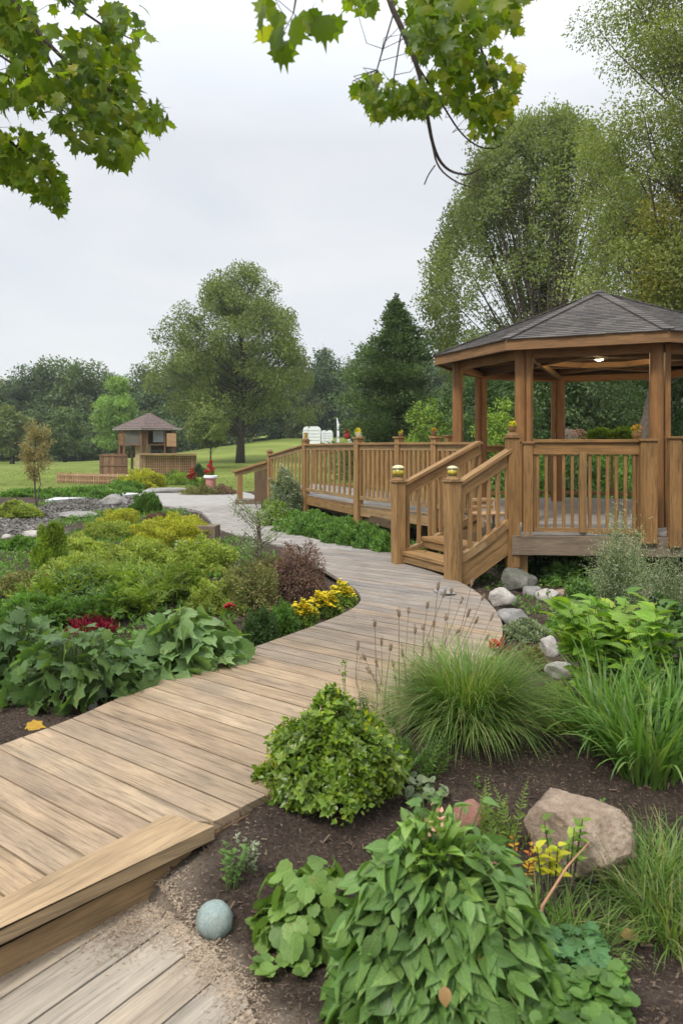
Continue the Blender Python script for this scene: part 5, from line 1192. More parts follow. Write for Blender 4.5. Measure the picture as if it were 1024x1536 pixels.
for (px, py, sz, mt), lb in zip(((70, 915, .62, 'fern'), (125, 900, .62, 'ferndark'), (180, 900, .85, 'fern'), (150, 935, .62, 'ferndark'), (228, 905, .70, 'fern'), (200, 925, .60, 'fern'), (85, 935, .52, 'ferndark')), fl):
    p = pg(px, py); fern('fern', p, 42, sz*.76, .085, G[mt], lb, group='ferns in the left bed', lean=(.15, .95), droop=(.5, 1.2), pairs=18, spread=.07, fluffy=.25)
# dark red leaves
p = pg(140, 950); bush('red_plant', p, (.20, .14, .15), 900, .045, G['darkred'], 'clump of dark crimson leaves among the ferns', 'plant', tm=NARROW, up=.8, stems=3)
# olive shrub, russet shrub, sapling on its stake
bpx(365, 925, 96, 98, 'olive', 'airy olive shrub in the middle bed', n=9000, size=.030, k=3.6, inner=.8, stems=40, stem_r=.005)
bpx(446, 905, 88, 84, 'brown', 'twiggy russet shrub behind the yellow flowers', n=10000, size=.026, k=3.6, inner=.8, stems=60, stem_r=.005)
bpx(400, 900, 60, 60, 'olive', 'low olive shrub between the airy and the russet ones', n=5000, size=.030, inner=.7, stems=20)
def sapling(px, py, h, d_, label, mat='olive', wdt=.35, nl=900, name='sapling', ls=.035, stake=True, r=.02, low=.35):
    p = pg(px, py); root = empty(name, p, label, 'tree'); mb = MB(); mb.tube([p-[0, 0, .05], p+[.01, 0, h*.5], p+[0, 0, h*.8]], [r, r*.9, r*.7], 8); mb.build('trunk', M['bark'], root)
    mb = MB(); P = []
    for i in range(34):
        z = h*rng.uniform(low, .95); a = rng.random()*6.28; l = wdt*rng.uniform(.4, 1.1); s = p+np.array([0, 0, min(z*.9, h*.8)]); e = p+np.array([l*cos(a), l*sin(a), z+l*.5]); mb.tube([s, (s+e)/2-[0, 0, .02], e], [.004, .003, .0015], 4, False)
        k_ = nl//34; u = .35+.65*rng.random(k_); P.append(s+(e-s)*u[:, None]+rng.normal(size=(k_, 3))*.03)
    mb.build('branches', M['twig'], root); P = np.vstack(P); scatter('crown', QUAD, P, rdir(len(P), .2), rdir(len(P), .5), ls*(.6+.8*rng.random(len(P))), G[mat], root)
sapling(388, 880, .98, 0, 'thin sapling with a short post-like stem in the middle bed', 'grey', .36, 1000, ls=.03, r=.028)
p = pg(55, 768)
def young_tree():
    h = 2.3; root = empty('young_tree', p, 'thin young tree with sparse brownish crown by the gravel', 'tree'); mb = MB(); P = []
    mb.tube([p, p+[-.05, 0, .9], p+[-.02, 0, 1.8]], [.022, .018, .010], 7); mb.tube([p, p+[.10, 0, .7], p+[.02, 0, 1.3]], [.014, .01, .006], 6)
    for i in range(60):
        z = rng.uniform(.75, 2.25); a = rng.random()*6.28; l = .42*sin(pi*min(1, (z-.5)/1.9))**.6*rng.uniform(.5, 1.1); s = p+np.array([-.02, 0, min(z-.1, 1.8)]); e = p+np.array([l*cos(a), l*sin(a), z+.1]); mb.tube([s, e], [.005, .002], 3, False)
        P.append(s+(e-s)*(.3+.7*rng.random((55, 1)))+rng.normal(size=(55, 3))*.05)
    mb.build('trunk', M['twig'], root); P = np.vstack(P); scatter('crown', QUAD, P, rdir(len(P)), rdir(len(P)), .05*(.6+.8*rng.random(len(P))), leafmat('sparse_brown_leaf', [(.16, .13, .06), (.22, .17, .08), (.12, .12, .05)], .3, 3), root)
young_tree()
# yellow flower bed with its green neighbours
bpx(387, 968, 50, 46, 'dense', 'low dark green tuft at the left of the yellow flowers', 'low_shrub', 'shrub', 4500, .026, .8, k=4)
bpx(424, 955, 44, 44, 'ground', 'mid green tuft touching the yellow flowers', 'low_shrub', 'shrub', 3500, .028, .8, k=4)
for px, py, w, h, n, lb in ((452, 944, 46, 32, 150, 'yellow flowers nearest the green tuft'), (486, 930, 54, 32, 190, 'yellow flowers in the middle of the bed edge'), (512, 912, 44, 30, 150, 'yellow flowers at the tip of the bed by the boardwalk curve')):
    bpx(px, py, w, h, 'brightbush', lb, 'yellow_flowers', 'flowers', 1800, .03, .9, flowers=(G['yelflower'], n*3, .019, .14), k=4, group='yellow flowers along the bed edge')
p = pg(342, 940)+np.array([0, 0, .12]); bush('red_flower', p-np.array([0, 0, .1]), (.06, .05, .17), 60, .05, G['ground'], 'single red bloom behind the large pale leaves', 'flower', flowers=(G['redflower'], 22, .036, .03), stems=2)
# green strip and grey-green bush by the raised walk
ln_ = [(405, 792), (430, 801), (455, 806), (480, 812), (505, 818), (530, 823), (555, 828), (580, 834)]
for i, (px, py) in enumerate(ln_):
    bpx(px, py, 46, 28, 'ground' if i % 2 else 'clover', 'leafy green cover in the strip between the paved path and the raised walk', 'ground_cover', 'ground cover', 3600, .045, 1.1, group='green cover beside the raised walk', stems=2, k=4)
for px, py in ((430, 788), (470, 796), (510, 806), (550, 815)):
    bpx(px, py, 70, 24, 'ground', 'leafy green cover in the strip between the paved path and the raised walk', 'ground_cover', 'ground cover', 3600, .05, 1.1, group='green cover beside the raised walk', stems=2, k=4)
bpx(428, 778, 58, 90, 'grey', 'tall grey-green bush with pale blossom at the near end of the raised walk', 'flowering_bush', 'bush', 13000, .045, .8, flowers=(G['whiteflower'], 130, .03, .8), k=3.4, stems=20, inner=.6)
bpx(408, 792, 44, 50, 'brightbush', 'leafy light bush under the grey-green one', 'bush', 'bush', 3500, .05, .8)
bpx(480, 770, 30, 30, 'ground', 'small leafy plant in the shade under the raised walk', 'plant', 'plant', 900, .07, .8, tm=OVATE)

# ------------------------------------------------------------------ right bed
def stalky(name, c, nst, h, r, leaf, per, lmat, label, cat='plant', stemm='stem', sr=.004, lean=.35, leafs=(.05, .1), tm=OVATE, uv=True, low=.15, out=.8, flowers=None):
    """many upright stems that carry leaves up their length"""
    c = np.array(c, float); root = empty(name, c, label, cat); mb = MB(); P = []; D = []; Nn = []; tips = []
    for i in range(nst):
        a = rng.random()*6.28; q = r*rng.random()**.5; b = c+np.array([q*cos(a)*.5, q*sin(a)*.5, 0]); hh = h*rng.uniform(.65, 1.05); e = c+np.array([q*cos(a)*(1+lean), q*sin(a)*(1+lean), hh]); m = (b+e)/2+np.array([0, 0, .06*hh])
        mb.tube([b, m, e], [sr, sr*.8, sr*.4], 5, False); tips.append(e)
        for j in range(per):
            t = low+(1-low)*(j+rng.random())/per; p_ = (1-t)**2*b+2*t*(1-t)*m+t*t*e; az = j*2.4+rng.normal()*.4
            d = np.array([cos(az), sin(az), .35+.5*t-rng.random()*.5]); P.append(p_); D.append(d*np.array([out, out, 1])); Nn.append(np.array([-cos(az)*.4, -sin(az)*.4, 1])+rng.normal(size=3)*.25)
    P = np.array(P); scatter('leaves', tm, P, D, Nn, rng.uniform(leafs[0], leafs[1], len(P)), lmat, root, uv=uv, smooth=uv); mb.build('stems', M[stemm], root)
    if flowers:
        fm, fs, k = flowers; T = np.array(tips).repeat(k, 0)+rng.normal(size=(len(tips)*k, 3))*fs*.7; scatter('flowers', PETAL, T, rdir(len(T), .5), rdir(len(T)), fs, fm, root)
    return root
p = pg(745, 992); stalky('red_flower', p, 5, .16, .03, None, 4, G['ground'], 'deep crimson flower head beside the grass mound', 'flower', leafs=(.03, .05), uv=False, flowers=(G['redflower'], .035, 10))
# big grass mound
def grass_mound(c, n, L_, wd, rad, mat, label, name='grass_clump', lean=(.05, 1.0), droop=(.5, 1.9), cat='grass', group=None, tw=.3):
    a = rng.random(n)*2*pi; q = rad*rng.random(n)**.6; base = np.stack([c[0]+q*np.cos(a), c[1]+q*np.sin(a), np.full(n, c[2]-.01)], -1)
    az = a+rng.normal(size=n)*.6; le = rng.uniform(*lean, n); o = blades(name, base, az, le, L_*(.55+.55*rng.random(n)), wd*(.7+.6*rng.random(n)), rng.uniform(*droop, n), mat, None, 8, tw); o.location = (0, 0, 0)
    return tag(o, label, cat, group)
p = pg(718, 1138)+np.array([0, .33, 0]); p[2] = g(p[0], p[1])
grass_mound(p, 4200, .62, .0058, .17, G['grass'], 'large dense mound of fine green grass beside the boardwalk', lean=(.0, .85), droop=(.7, 2.2))
# dry stalks with seed heads
def seed_stalks():
    c = pg(640, 1085); root = empty('dry_stalks', c, 'stand of thin dry stalks with brown seed heads in front of the boardwalk', 'dry plant'); mb = MB(); sb = MB(); P = []; D = []
    tops = [(536, 975), (548, 990), (562, 940), (572, 968), (585, 975), (598, 925), (612, 920), (622, 950), (640, 912), (645, 975), (656, 885), (664, 895), (668, 930), (676, 890), (690, 905), (700, 925), (706, 880), (712, 935), (722, 900), (735, 930), (566, 1000), (590, 1000), (604, 985), (634, 945), (650, 940), (684, 950), (728, 960), (555, 1010), (618, 1000), (740, 985)]
    for i, (px, py) in enumerate(tops):
        b = pg(575+(px-560)*.62+rng.normal()*14, 1085-max(0, (px-600))*.35+rng.normal()*10); d = b[1]+rng.uniform(-.05, .25); e = atd(px, py, d); m = (b+e)/2+np.array([rng.normal()*.02, 0, .02])
        mb.tube([b, m, e], [.0036, .0030, .0020], 5, False)
        if i % 3 == 0:
            e2 = m+np.array([rng.normal()*.06, rng.normal()*.04, .10]); mb.tube([m-[0, 0, .06], e2], [.0014, .001], 4, False); P.append(e2+rng.normal(size=(10, 3))*.005); D.append(rdir(10, .8))
        up = nrm(e-m); l = rng.uniform(.030, .055); sb.tube([e-up*.004, e+up*l*.3, e+up*l*.8, e+up*l], [.004, .0105, .008, .003], 7)
        k = 26; P.append(e+up*l*rng.random((k, 1))+rdir(k)*.009); D.append(nrm(rdir(k)*.7+up))
    mb.build('stalks', M['stalk'], root); sb.build('seed_heads', M['stalk'], root); P = np.vstack(P); scatter('seed_scales', QUAD, P, np.vstack(D), rdir(len(P)), .013, G['seed'], root)
seed_stalks()
p = pg(565, 1110); grass_mound(p+[.05, .1, 0], 240, .42, .0022, .20, leafmat('dry_grass', [(.22, .17, .09), (.17, .16, .06), (.28, .22, .13)], .3, 4), 'thin dry grass tangled at the foot of the seed stalks', lean=(.0, .5), droop=(.0, .8), name='dry_grass')
# low covers and creeping plants between the rocks
for px, py, w, h, mt, lb, n, s in ((845, 1100, 84, 58, 'cover', 'lime green low cover between grass mound and strappy leaves', 7000, .022), (795, 965, 70, 26, 'grey', 'grey-green creeping plant over the flat stone', 3500, .025), (800, 1010, 50, 34, 'olive', 'dull green tuft beside the speckled white rock', 2500, .025),
                                (860, 950, 60, 22, 'ground', 'green creeping plant below the airy shrub', 2500, .035), (745, 1035, 60, 40, 'cover', 'fine light green tuft behind the grass mound', 2500, .02), (880, 985, 50, 30, 'olive', 'brownish green low plant right of the rocks', 2200, .03), (770, 1010, 50, 24, 'brown', 'dry reddish cover behind the grass mound', 1800, .025),
                                (850, 880, 60, 30, 'ground', 'leafy green plant in front of the deck shade', 1500, .07), (905, 905, 90, 30, 'clover', 'bright leafy cover under the deck edge', 2500, .05), (812, 870, 36, 22, 'ferndark', 'dark leafy plant under the deck beside the footing', 900, .06), (1000, 950, 80, 44, 'dense', 'dark shrub at the right edge behind the tall leaves', 4500, .05)):
    bpx(px, py, w, h, mt, lb, 'low_plant', 'plant', n, s, .8, k=4, stems=4, tm=(OVATE_N if s >= .06 else QUAD))
for px, py, lb in ((640, 862, 'small green plant rooted at the stair foot on the left'), (720, 872, 'spindly plant under the stair side boards'), (880, 895, 'leafy rosette under the deck, right of the rocks')):
    p = pg(px, py)+np.array([0, .25, 0]); stalky('small_plant', p, 7, .30, .12, None, 6, G['ground'], lb, 'plant', leafs=(.05, .1))
# airy pale shrub
def airy(c, h, r, label, n=120):
    root = empty('airy_shrub', c, label, 'shrub'); mb = MB(); P = []
    for i in range(n):
        a = rng.random()*6.28; q = r*rng.random()**.5; b = c+np.array([q*.35*cos(a), q*.35*sin(a), 0]); hh = h*rng.uniform(.45, 1.05)*(1-.35*q/r); e = c+np.array([q*cos(a)*1.1, q*sin(a)*1.1, hh]); m = (b+e)/2+np.array([0, 0, .08])
        mb.tube([b, m, e], [.0035, .0025, .001], 4, False); k = 75; t = rng.random((k, 1))**.7; pt = (1-t)**2*b+2*t*(1-t)*m+t*t*e; P.append(pt+rng.normal(size=(k, 3))*.035*(.5+t))
    mb.build('stems', M['stem'], root); P = np.vstack(P); n_ = len(P); top = (P[:, 2]-c[2])/h
    w = rng.random(n_) < .05+.38*np.clip(top, 0, 1)**1.5; scatter('foliage', NARROW, P[~w], rdir((~w).sum(), .5), rdir((~w).sum()), .036, G['grey'], root)
    scatter('blossom', QUAD, P[w], rdir(w.sum(), .5), rdir(w.sum()), .016, leafmat('cream_blossom', [(.42, .42, .26), (.52, .50, .34), (.34, .38, .2)], .2, 3), root)
p = pg(942, 955)+np.array([0, .2, 0]); airy(p, 1.22, .27, 'tall airy shrub with tiny cream blossom in front of the gazebo deck')
p = pg(1025, 930)+np.array([0, .2, 0]); airy(p, .82, .34, 'shorter airy shrub cut by the right edge', 60)
# tall leafy plant and strappy leaves at right
p = pg(948, 1095)+np.array([0, .35, 0]); stalky('leafy_plant', p, 60, .68, .25, None, 10, leafmat('yellow_green_leaf', [(.12, .22, .03), (.18, .28, .04), (.09, .17, .025), (.26, .32, .04)], .35, 3, .38, .42, True), 'yellow-green broad-leaved plant behind the strappy leaves', leafs=(.08, .15), tm=[OVATE, LOBED], lean=.5)
p = pg(1010, 1060)+np.array([0, .3, 0]); stalky('leafy_plant', p, 30, .62, .30, None, 9, G['ground'], 'tall mid green plant at the right edge', leafs=(.08, .13), tm=[OVATE], lean=.4)
for px, py, n, L_, w, lb in ((925, 1140, 230, .62, .016, 'strappy green leaves left in the right-hand bed'), (985, 1185, 260, .58, .017, 'strappy arching leaves nearest the camera at the right edge'), (1030, 1130, 200, .70, .017, 'tall strappy leaves cut by the right edge')):
    p = pg(px, py)+np.array([0, .12, 0]); grass_mound(p, n, L_, w, .13, G['strap'], lb, 'strappy_plant', (.0, .55), (.2, 2.1), 'plant')
# grass around the boulder
for px, py, n, L_, lb in ((965, 1345, 420, .27, 'loose green grass right of the tan boulder'), (1010, 1400, 360, .26, 'loose grass in the lower right corner'), (800, 1400, 200, .26, 'thin grass in front of the reddish stone'), (860, 1410, 200, .22, 'thin grass tuft below the tan boulder'), (1000, 1300, 300, .24, 'light grass at the right edge behind the boulder')):
    p = pg(px, py); grass_mound(p, n, L_, .0055, .15, G['grass'], lb, 'grass_tuft', (.0, 1.1), (.3, 2.0))
# box shrub
p = pg(496, 1240)+np.array([0, .22, 0]); p[2] = g(p[0], p[1]); d_ = p[1]
P, D, Nn = mound_leaves(p, (.30, .26, .36), 9000, 4.4, .42, 2.6, .55, .8); P = P+rng.normal(size=P.shape)*.012+nrm(P-p)*(.05*(vnoise(P[:, 0]*1.3+P[:, 1], P[:, 2], 17, 4)-.4))[:, None]; root = empty('box_shrub', p, 'rounded glossy green shrub with yellow leaf tips at the boardwalk edge', 'shrub')
P[:, 2] += .01; scatter('foliage', SMALL, P, D, Nn, .030*(.6+.7*rng.random(len(P))), G['box'], root)
i = rng.random(len(P)) < .06; i &= (P[:, 2] > p[2]+.12) & (vnoise(P[:, 0], P[:, 2], 9, 3) > .5); scatter('yellow_tips', SMALL, P[i]+nrm(P[i]-p)*.012, nrm(P[i]-p)+rdir(i.sum())*.4, rdir(i.sum(), 1), .034, G['boxyel'], root)
ro = nrm(P-p); k = rng.integers(0, len(P), 420); PP = []; DD = []; NN = []     # small leaf rosettes proud of the shrub
for j in k:
    n0 = nrm(ro[j]+np.array([0, 0, .5])); a = nrm(np.cross(n0, [0.3, .2, 1])); b2 = np.cross(n0, a); q = p+ro[j]*np.array([.30, .26, .36])*rng.uniform(.95, 1.07)*lump(ro[j][None], 2.6, 4.4)[0]
    for m_ in range(6): th = m_*1.047; d = a*cos(th)+b2*sin(th)+n0*.55; PP.append(q); DD.append(d); NN.append(n0)
scatter('shoots', SMALL, PP, DD, NN, .036*(.7+.6*rng.random(len(PP))), G['box'], root)
mb = MB(); stems_to(mb, p, P, 14, .006); mb.build('stems', M['twig'], root)
# fern-like sprigs right of it
for px, py, n, L_, lb in ((600, 1185, 12, .30, 'dark feathery sprig just right of the box shrub'), (632, 1190, 14, .30, 'dark feathery sprig nearest the grass mound'), (575, 1130, 9, .30, 'feathery sprig behind the box shrub')):
    p = pg(px, py)+np.array([0, .15, 0]); fern('feathery_sprig', p, n, L_, .035, G['ferndark'], lb, 'plant', 'feathery sprigs between box shrub and grass', lean=(.05, .7), droop=(.1, .6), pairs=22, fluffy=.1)
p = pg(520, 1110)+np.array([0, .1, 0]); stalky('bud_stem', p, 2, .42, .03, None, 3, G['box'], 'thin stem with a small green bud head above the box shrub', 'plant', leafs=(.03, .04), uv=False, flowers=(G['box'], .016, 22))
p = pg(545, 1120); fern('upright_sprig', p+np.array([0, .05, 0]), 8, .36, .028, G['dense'], 'dark upright conical sprig behind the box shrub', 'plant', lean=(.0, .08), droop=(.0, .05), pairs=26, spread=.012, fluffy=.15)
p = pg(640, 1215)+np.array([0, .05, 0]); stalky('small_plant', p, 9, .10, .12, None, 5, G['grey'], 'low grey-green rosette between box shrub and tiered plant', 'plant', leafs=(.03, .06), tm=ROUND, uv=True)

# ------------------------------------------------------------------ left foreground leaf clumps
def leafdome(name, c, r, n, size, tm, mat, label, cat='plant', tiers=None, downk=.9, petiole=True, seed=0, upmin=.02, spread=.35, top_small=.6):
    """dome of large leaves on petioles, overlapping like shingles; sizes grow downwards"""
    c = np.array(c, float); root = empty(name, c, label, cat); r = np.array(r); P = []; D = []; Nn = []; Sz = []; mb = MB(); ga = 2.399963
    for i in range(n):
        t = (i+.5)/n; u = 1-t*(1-upmin) if tiers is None else 1-t**tiers*(1-upmin)   # height share of the dome
        az = i*ga+rng.normal()*.15; el_ = math.asin(min(1, max(0, u))); f = (1+.12*sin(az*3+seed)+rng.normal()*.05)
        if i % 5 == 4: f *= .72
        o_ = np.array([cos(az)*cos(el_), sin(az)*cos(el_), sin(el_)]); s = size*(top_small+(1-top_small)*cos(el_))*rng.uniform(.55, 1.25)
        q = c+o_*r*f; outw = np.array([cos(az), sin(az), 0]); dn = downk*(cos(el_)**.8)
        d = nrm(outw*(1-.45*dn)+np.array([0, 0, -.85*dn+.25*(1-dn)])+rng.normal(size=3)*spread*.5); nn = nrm(o_*np.array([1, 1, 1.3])+rng.normal(size=3)*spread)
        P.append(q-d*s*.55); D.append(d); Nn.append(nn); Sz.append(s)
        if petiole: m = c+np.array([0, 0, .3*r[2]])+(q-c)*.5; mb.tube([c+rng.normal(size=3)*np.array([.03, .03, 0]), m, q-d*s*.55], [.004, .0035, .0025], 5, False)
    scatter('leaves', tm, P, D, Nn, np.array(Sz), mat, root, uv=True, smooth=True)
    if petiole: mb.build('petioles', M['stem'], root)
    return root
p = pg(262, 1030)+np.array([0, .30, 0]); leafdome('broad_leaf_plant', p, (.43, .36, .42), 170, .20, [HEART, HEART2, LOB2], G['broad'], 'mound of large pale green heart-shaped leaves at the walk edge', seed=1, spread=.6, downk=.32)
p = pg(88, 1075)+np.array([0, .34, 0]); leafdome('lobed_leaf_plant', p, (.46, .36, .42), 240, .15, [LOBED, LOB2], G['lobed'], 'low plant with dark green lobed leaves at the left edge of the walk', seed=2, spread=.65, downk=.25)
p = pg(-30, 1060)+np.array([0, .45, 0]); leafdome('lobed_leaf_plant', p, (.42, .36, .50), 180, .16, [LOBED, LOB2], G['lobed'], 'taller lobed plant cut by the left edge', seed=4, spread=.65, downk=.25)
p = pg(170, 1035)+np.array([0, .25, 0]); stalky('leafy_plant', p, 16, .30, .16, None, 7, G['ground'], 'small leafy shoots between the two big-leaved plants', leafs=(.05, .09))
# tiered plant in front
p = np.array([(655-512)*2.42/F, 2.42, 0]); p[2] = g(p[0], p[1]); root = leafdome('tiered_plant', p, (.335, .30, .58), 1350, .108, [OVATE, OV2, OV3, OVATE_N], G['front'], 'big tiered plant with drooping green leaves, nearest the camera', seed=3, tiers=.8, spread=.5, downk=.48, top_small=.38, upmin=-.1)
m_ = 150; o_ = rdir(m_, 1.2); Pq = p+np.array([0, -.02, .40])+o_*np.array([.13, .12, .19])*rng.uniform(.6, 1, (m_, 1)); scatter('top_leaves', [OV2, OVATE_N], Pq, nrm(o_*np.array([1, 1, .5])+np.array([0, 0, .35])+rdir(m_)*.35), nrm(o_+rdir(m_)*.4+[0, 0, .6]), rng.uniform(.04, .085, m_), leafmat('young_tier_leaf', [(.115, .19, .04), (.15, .235, .055), (.10, .165, .035)], .25, 5, .35, .42, True), root, uv=True, smooth=True)
# inner leaves that fill it
rr = rdir(700); rr[:, 2] = np.abs(rr[:, 2]); Pq = p+rr*np.array([.25, .23, .47])*rng.random((700, 1))**.4; scatter('inner_leaves', OVATE, Pq, nrm(rr*np.array([1, 1, -.4])+rdir(700)*.3), nrm(rr+[0, 0, .5]), .10, G['front'], root, uv=True, smooth=True)
q = p+np.array([-.005, -.05, .60]); mb = MB(); mb.tube([p+[0, 0, .3], q], [.005, .003], 5); mb.build('flower_stem', M['stem'], root); mm = 26; scatter('flower_buds', PETAL, q+rng.normal(size=(mm, 3))*np.array([.022, .02, .020]), rdir(mm, .6), rdir(mm), .020, G['pinkflower'], root)
p2 = pg(462, 1440)+np.array([0, .10, 0]); leafdome('quilted_plant', p2, (.19, .17, .26), 110, .095, ROUND, G['quilt'], 'light green plant with rounded quilted leaves left of the tiered plant', seed=5, spread=.45)
# seedling in the mulch
p = pg(345, 1345); stalky('seedling', p, 7, .17, .055, None, 11, G['clover'], 'small feathery seedling in the mulch above the round stone', 'seedling', leafs=(.018, .034), sr=.0025, tm=SMALL, uv=False)
p = pg(375, 1318); stalky('seedling', p, 5, .16, .05, None, 9, G['grey'], 'smaller seedling with a white bloom right beside the feathery one', 'seedling', leafs=(.016, .03), sr=.002, tm=SMALL, uv=False, flowers=(G['whiteflower'], .008, 3))
# clover leaves bottom right and spindly plants by the boulder
def rosettes(name, px0, px1, py0, py1, n, s, mat, label, tm, h=(.04, .12)):
    c = pg((px0+px1)/2, (py0+py1)/2); root = empty(name, c, label, 'plant'); P = []; D = []; Nn = []; mb = MB()
    for i in range(n):
        b = pg(rng.uniform(px0, px1), rng.uniform(py0, py1)); e = b+np.array([rng.normal()*.015, rng.normal()*.015, rng.uniform(*h)]); mb.tube([b, e], [.002, .0015], 4, False); a = rng.random()*6
        for j in range(4): th = a+j*1.57; P.append(e); D.append((cos(th), sin(th), .25)); Nn.append(np.array([0, 0, 1])+rng.normal(size=3)*.25)
    scatter('leaves', tm, P, D, Nn, s*(.7+.6*rng.random(len(P))), mat, root, uv=True, smooth=True); mb.build('stems', M['stem'], root)
rosettes('clover_patch', 800, 935, 1500, 1600, 150, .042, G['clover'], 'patch of clover-like leaves at the bottom edge right of the tiered plant', ROUND)
rosettes('leafy_patch', 800, 905, 1425, 1490, 60, .045, leafmat('dark_ivy_leaf', [(.04, .10, .035), (.06, .13, .045)], .3, 5, .25, .4, True), 'dark bluish leaves between the grass tuft and the clover', LOBED, (.02, .12))
rosettes('leafy_patch', 385, 470, 1385, 1470, 16, .05, G['quilt'], 'few pale leaves at the left foot of the quilted plant', ROUND, (.01, .04))
p = pg(745, 1290)+np.array([0, .08, 0]); fern('spiky_plant', p, 14, .30, .03, G['brightbush'], 'feathery yellow-green plant behind the reddish stone', 'plant', lean=(.0, .6), droop=(.1, .5), pairs=20, fluffy=.1)
p = pg(825, 1375); stalky('upright_plant', p, 3, .36, .05, None, 9, G['boxyel'], 'spindly plant with yellow-green leaf whorls before the boulder', 'plant', 'twig', .005, .3, (.035, .06), OVATE, True, .55)
p = pg(845, 1360); stalky('upright_plant', p, 5, .34, .06, None, 9, G['brightbush'], 'upright leafy shoots against the tan boulder', 'plant', 'twig', .004, .3, (.03, .055), OVATE, True, .5)
p = pg(785, 1350); stalky('upright_plant', p, 4, .26, .05, None, 8, G['orange'], 'reddish yellow shoots left of the upright plants', 'plant', 'twig', .003, .3, (.02, .035), SMALL, False, .5)
mb = MB(); b = pg(803, 1460); mb.tube([b, atd(812, 1360, b[1]+.1), atd(850, 1300, b[1]+.2), atd(884, 1262, b[1]+.25)], [.007, .006, .004, .002], 6); o = mb.build('bent_twig', plain('tan_stem', (.38, .20, .11), .7, .2, 20)); tag(o, 'single curved reddish tan stem leaning past the boulder', 'twig')
def lone_leaf(px, py, s, mat, label, az=0, tm=OVATE, z=None):
    p = pg(px, py) if z is None else z; o = scatter('fallen_leaf', tm, [p+np.array([0, 0, .012])], [(cos(az), sin(az), .12)], [(.1, -.3, 1)], s, mat, None, uv=True, smooth=True); tag(o, label, 'leaf'); return o
lone_leaf(930, 1408, .085, G['dry'], 'curled orange-brown dead leaf on the mulch in the lower right', -.3)
lone_leaf(40, 1092, .11, G['yeldry'], 'yellow fallen leaf on the mulch below the lobed plant', .1, LOBED)
z_ = atd(665, 1478, 2.04); o = scatter('fallen_leaf', OVATE, [z_], [(.1, -.25, -.9)], [(0, -1, .25)], .062, leafmat('tan_dead_leaf', [(.50, .30, .16)], .1, 20), None, uv=True, smooth=True); tag(o, 'tan dead leaf caught on the front of the tiered plant', 'leaf')

# ------------------------------------------------------------------ mulch chips and litter
def chips(name, n, x0, x1, y0, y1, size, mat, label_kind='stuff', zone='mulch'):
    x = rng.uniform(x0, x1, n*3); y = y0+(y1-y0)*rng.random(n*3)**1.5; ok = ~inpoly(x, y, WALK) & ~inpoly(x, y, PAVE) & (np.abs((x)/(y+.3)) < .62)
    l, gr = zones(x, y); ok &= (l < .5) & ((gr > .5) if zone == 'gravel' else (gr < .5))
    inl = inpoly(x, y, LOWPOLY) & (segdist(x, y, LOWPOLY) > .10*rng.random(n*3)**2); ok &= ~inl; x, y = x[ok][:n], y[ok][:n]; z = gh(x, y); inl = inpoly(x, y, LOWPOLY); z = np.where(inl, LOWZ, z)
    P = np.stack([x, y, z+.003], -1); m = len(P); D = rdir(m)*np.array([1, 1, .35]); o = scatter(name, ROUND if zone == 'gravel' else BOX, P, D, np.array([0, 0, 1])+rng.normal(size=(m, 3))*.35, size*(.35+rng.random(m)**2*1.3)*(1+.12*np.maximum(0, y-3)), mat, W=.5+rng.random(m)); tag(o, kind='stuff')
BOX = (np.array([(-.12, 0, 0), (.12, .03, 0), (.10, 1, 0), (-.09, .95, 0), (-.10, .02, .10), (.10, .05, .12), (.08, .97, .11), (-.08, .93, .09)]), [[0, 3, 2, 1], [4, 5, 6, 7], [0, 1, 5, 4], [1, 2, 6, 5], [2, 3, 7, 6], [3, 0, 4, 7]])
cm = leafmat('bark_chip', [(.045, .030, .022), (.085, .060, .044), (.13, .095, .07), (.06, .042, .03), (.13, .10, .072)], .3, 2, .0, .9, spec=.1)
chips('mulch_chips', 62000, -3.5, 3.6, 1.9, 9.5, .0125, cm)
chips('bark_flakes', 1500, -3, 3.2, 1.9, 6, .028, cm)
def litter():
    line = np.array(LOWPOLY[2:-2]); n = 5200; i = rng.integers(0, len(line)-1, n); t = rng.random((n, 1)); q = line[i]+(line[i+1]-line[i])*t+rng.normal(size=(n, 2))*np.array([.045, .05]); q[:, 0] -= .03*rng.random(n)
    ex = BEAM_BACK[1]-bd*.35+bn*.20; q2 = ex+rng.normal(size=(3000, 2))*np.array([.09, .10]); q = np.vstack([q, q2]); off = (q-BEAM_BACK[0])@bn; q = q[off > .10]
    z = np.where(inpoly(q[:, 0], q[:, 1], LOWPOLY), LOWZ+.002, gh(q[:, 0], q[:, 1])+.003); m = len(q)
    o = scatter('sandy_litter', BOX, np.column_stack([q, z]), rdir(m)*np.array([1, 1, .3]), np.array([0, 0, 1])+rng.normal(size=(m, 3))*.4, .010*(.4+rng.random(m)), leafmat('pale_litter', [(.38, .30, .22), (.26, .20, .14), (.46, .38, .29), (.14, .10, .07)], .3, 3, 0, .9, spec=.1)); tag(o, kind='stuff')
litter()
def gravel_bits():
    n = 26000; x = rng.uniform(-14, -3.2, n); y = rng.uniform(9.5, 24, n); l, gr = zones(x, y); k = gr > .5; x, y = x[k], y[k]; m = len(x)
    o = scatter('slate_gravel', T_quad(.8, .2), np.column_stack([x, y, gh(x, y)+.008]), rdir(m)*np.array([1, 1, .25]), np.array([0, 0, 1])+rng.normal(size=(m, 3))*.3, .07*(.4+rng.random(m)), leafmat('slate_chip', [(.07, .068, .065), (.11, .103, .093), (.15, .14, .125), (.09, .08, .07)], .3, 1, 0, .9, spec=.1)); tag(o, kind='stuff')
gravel_bits()
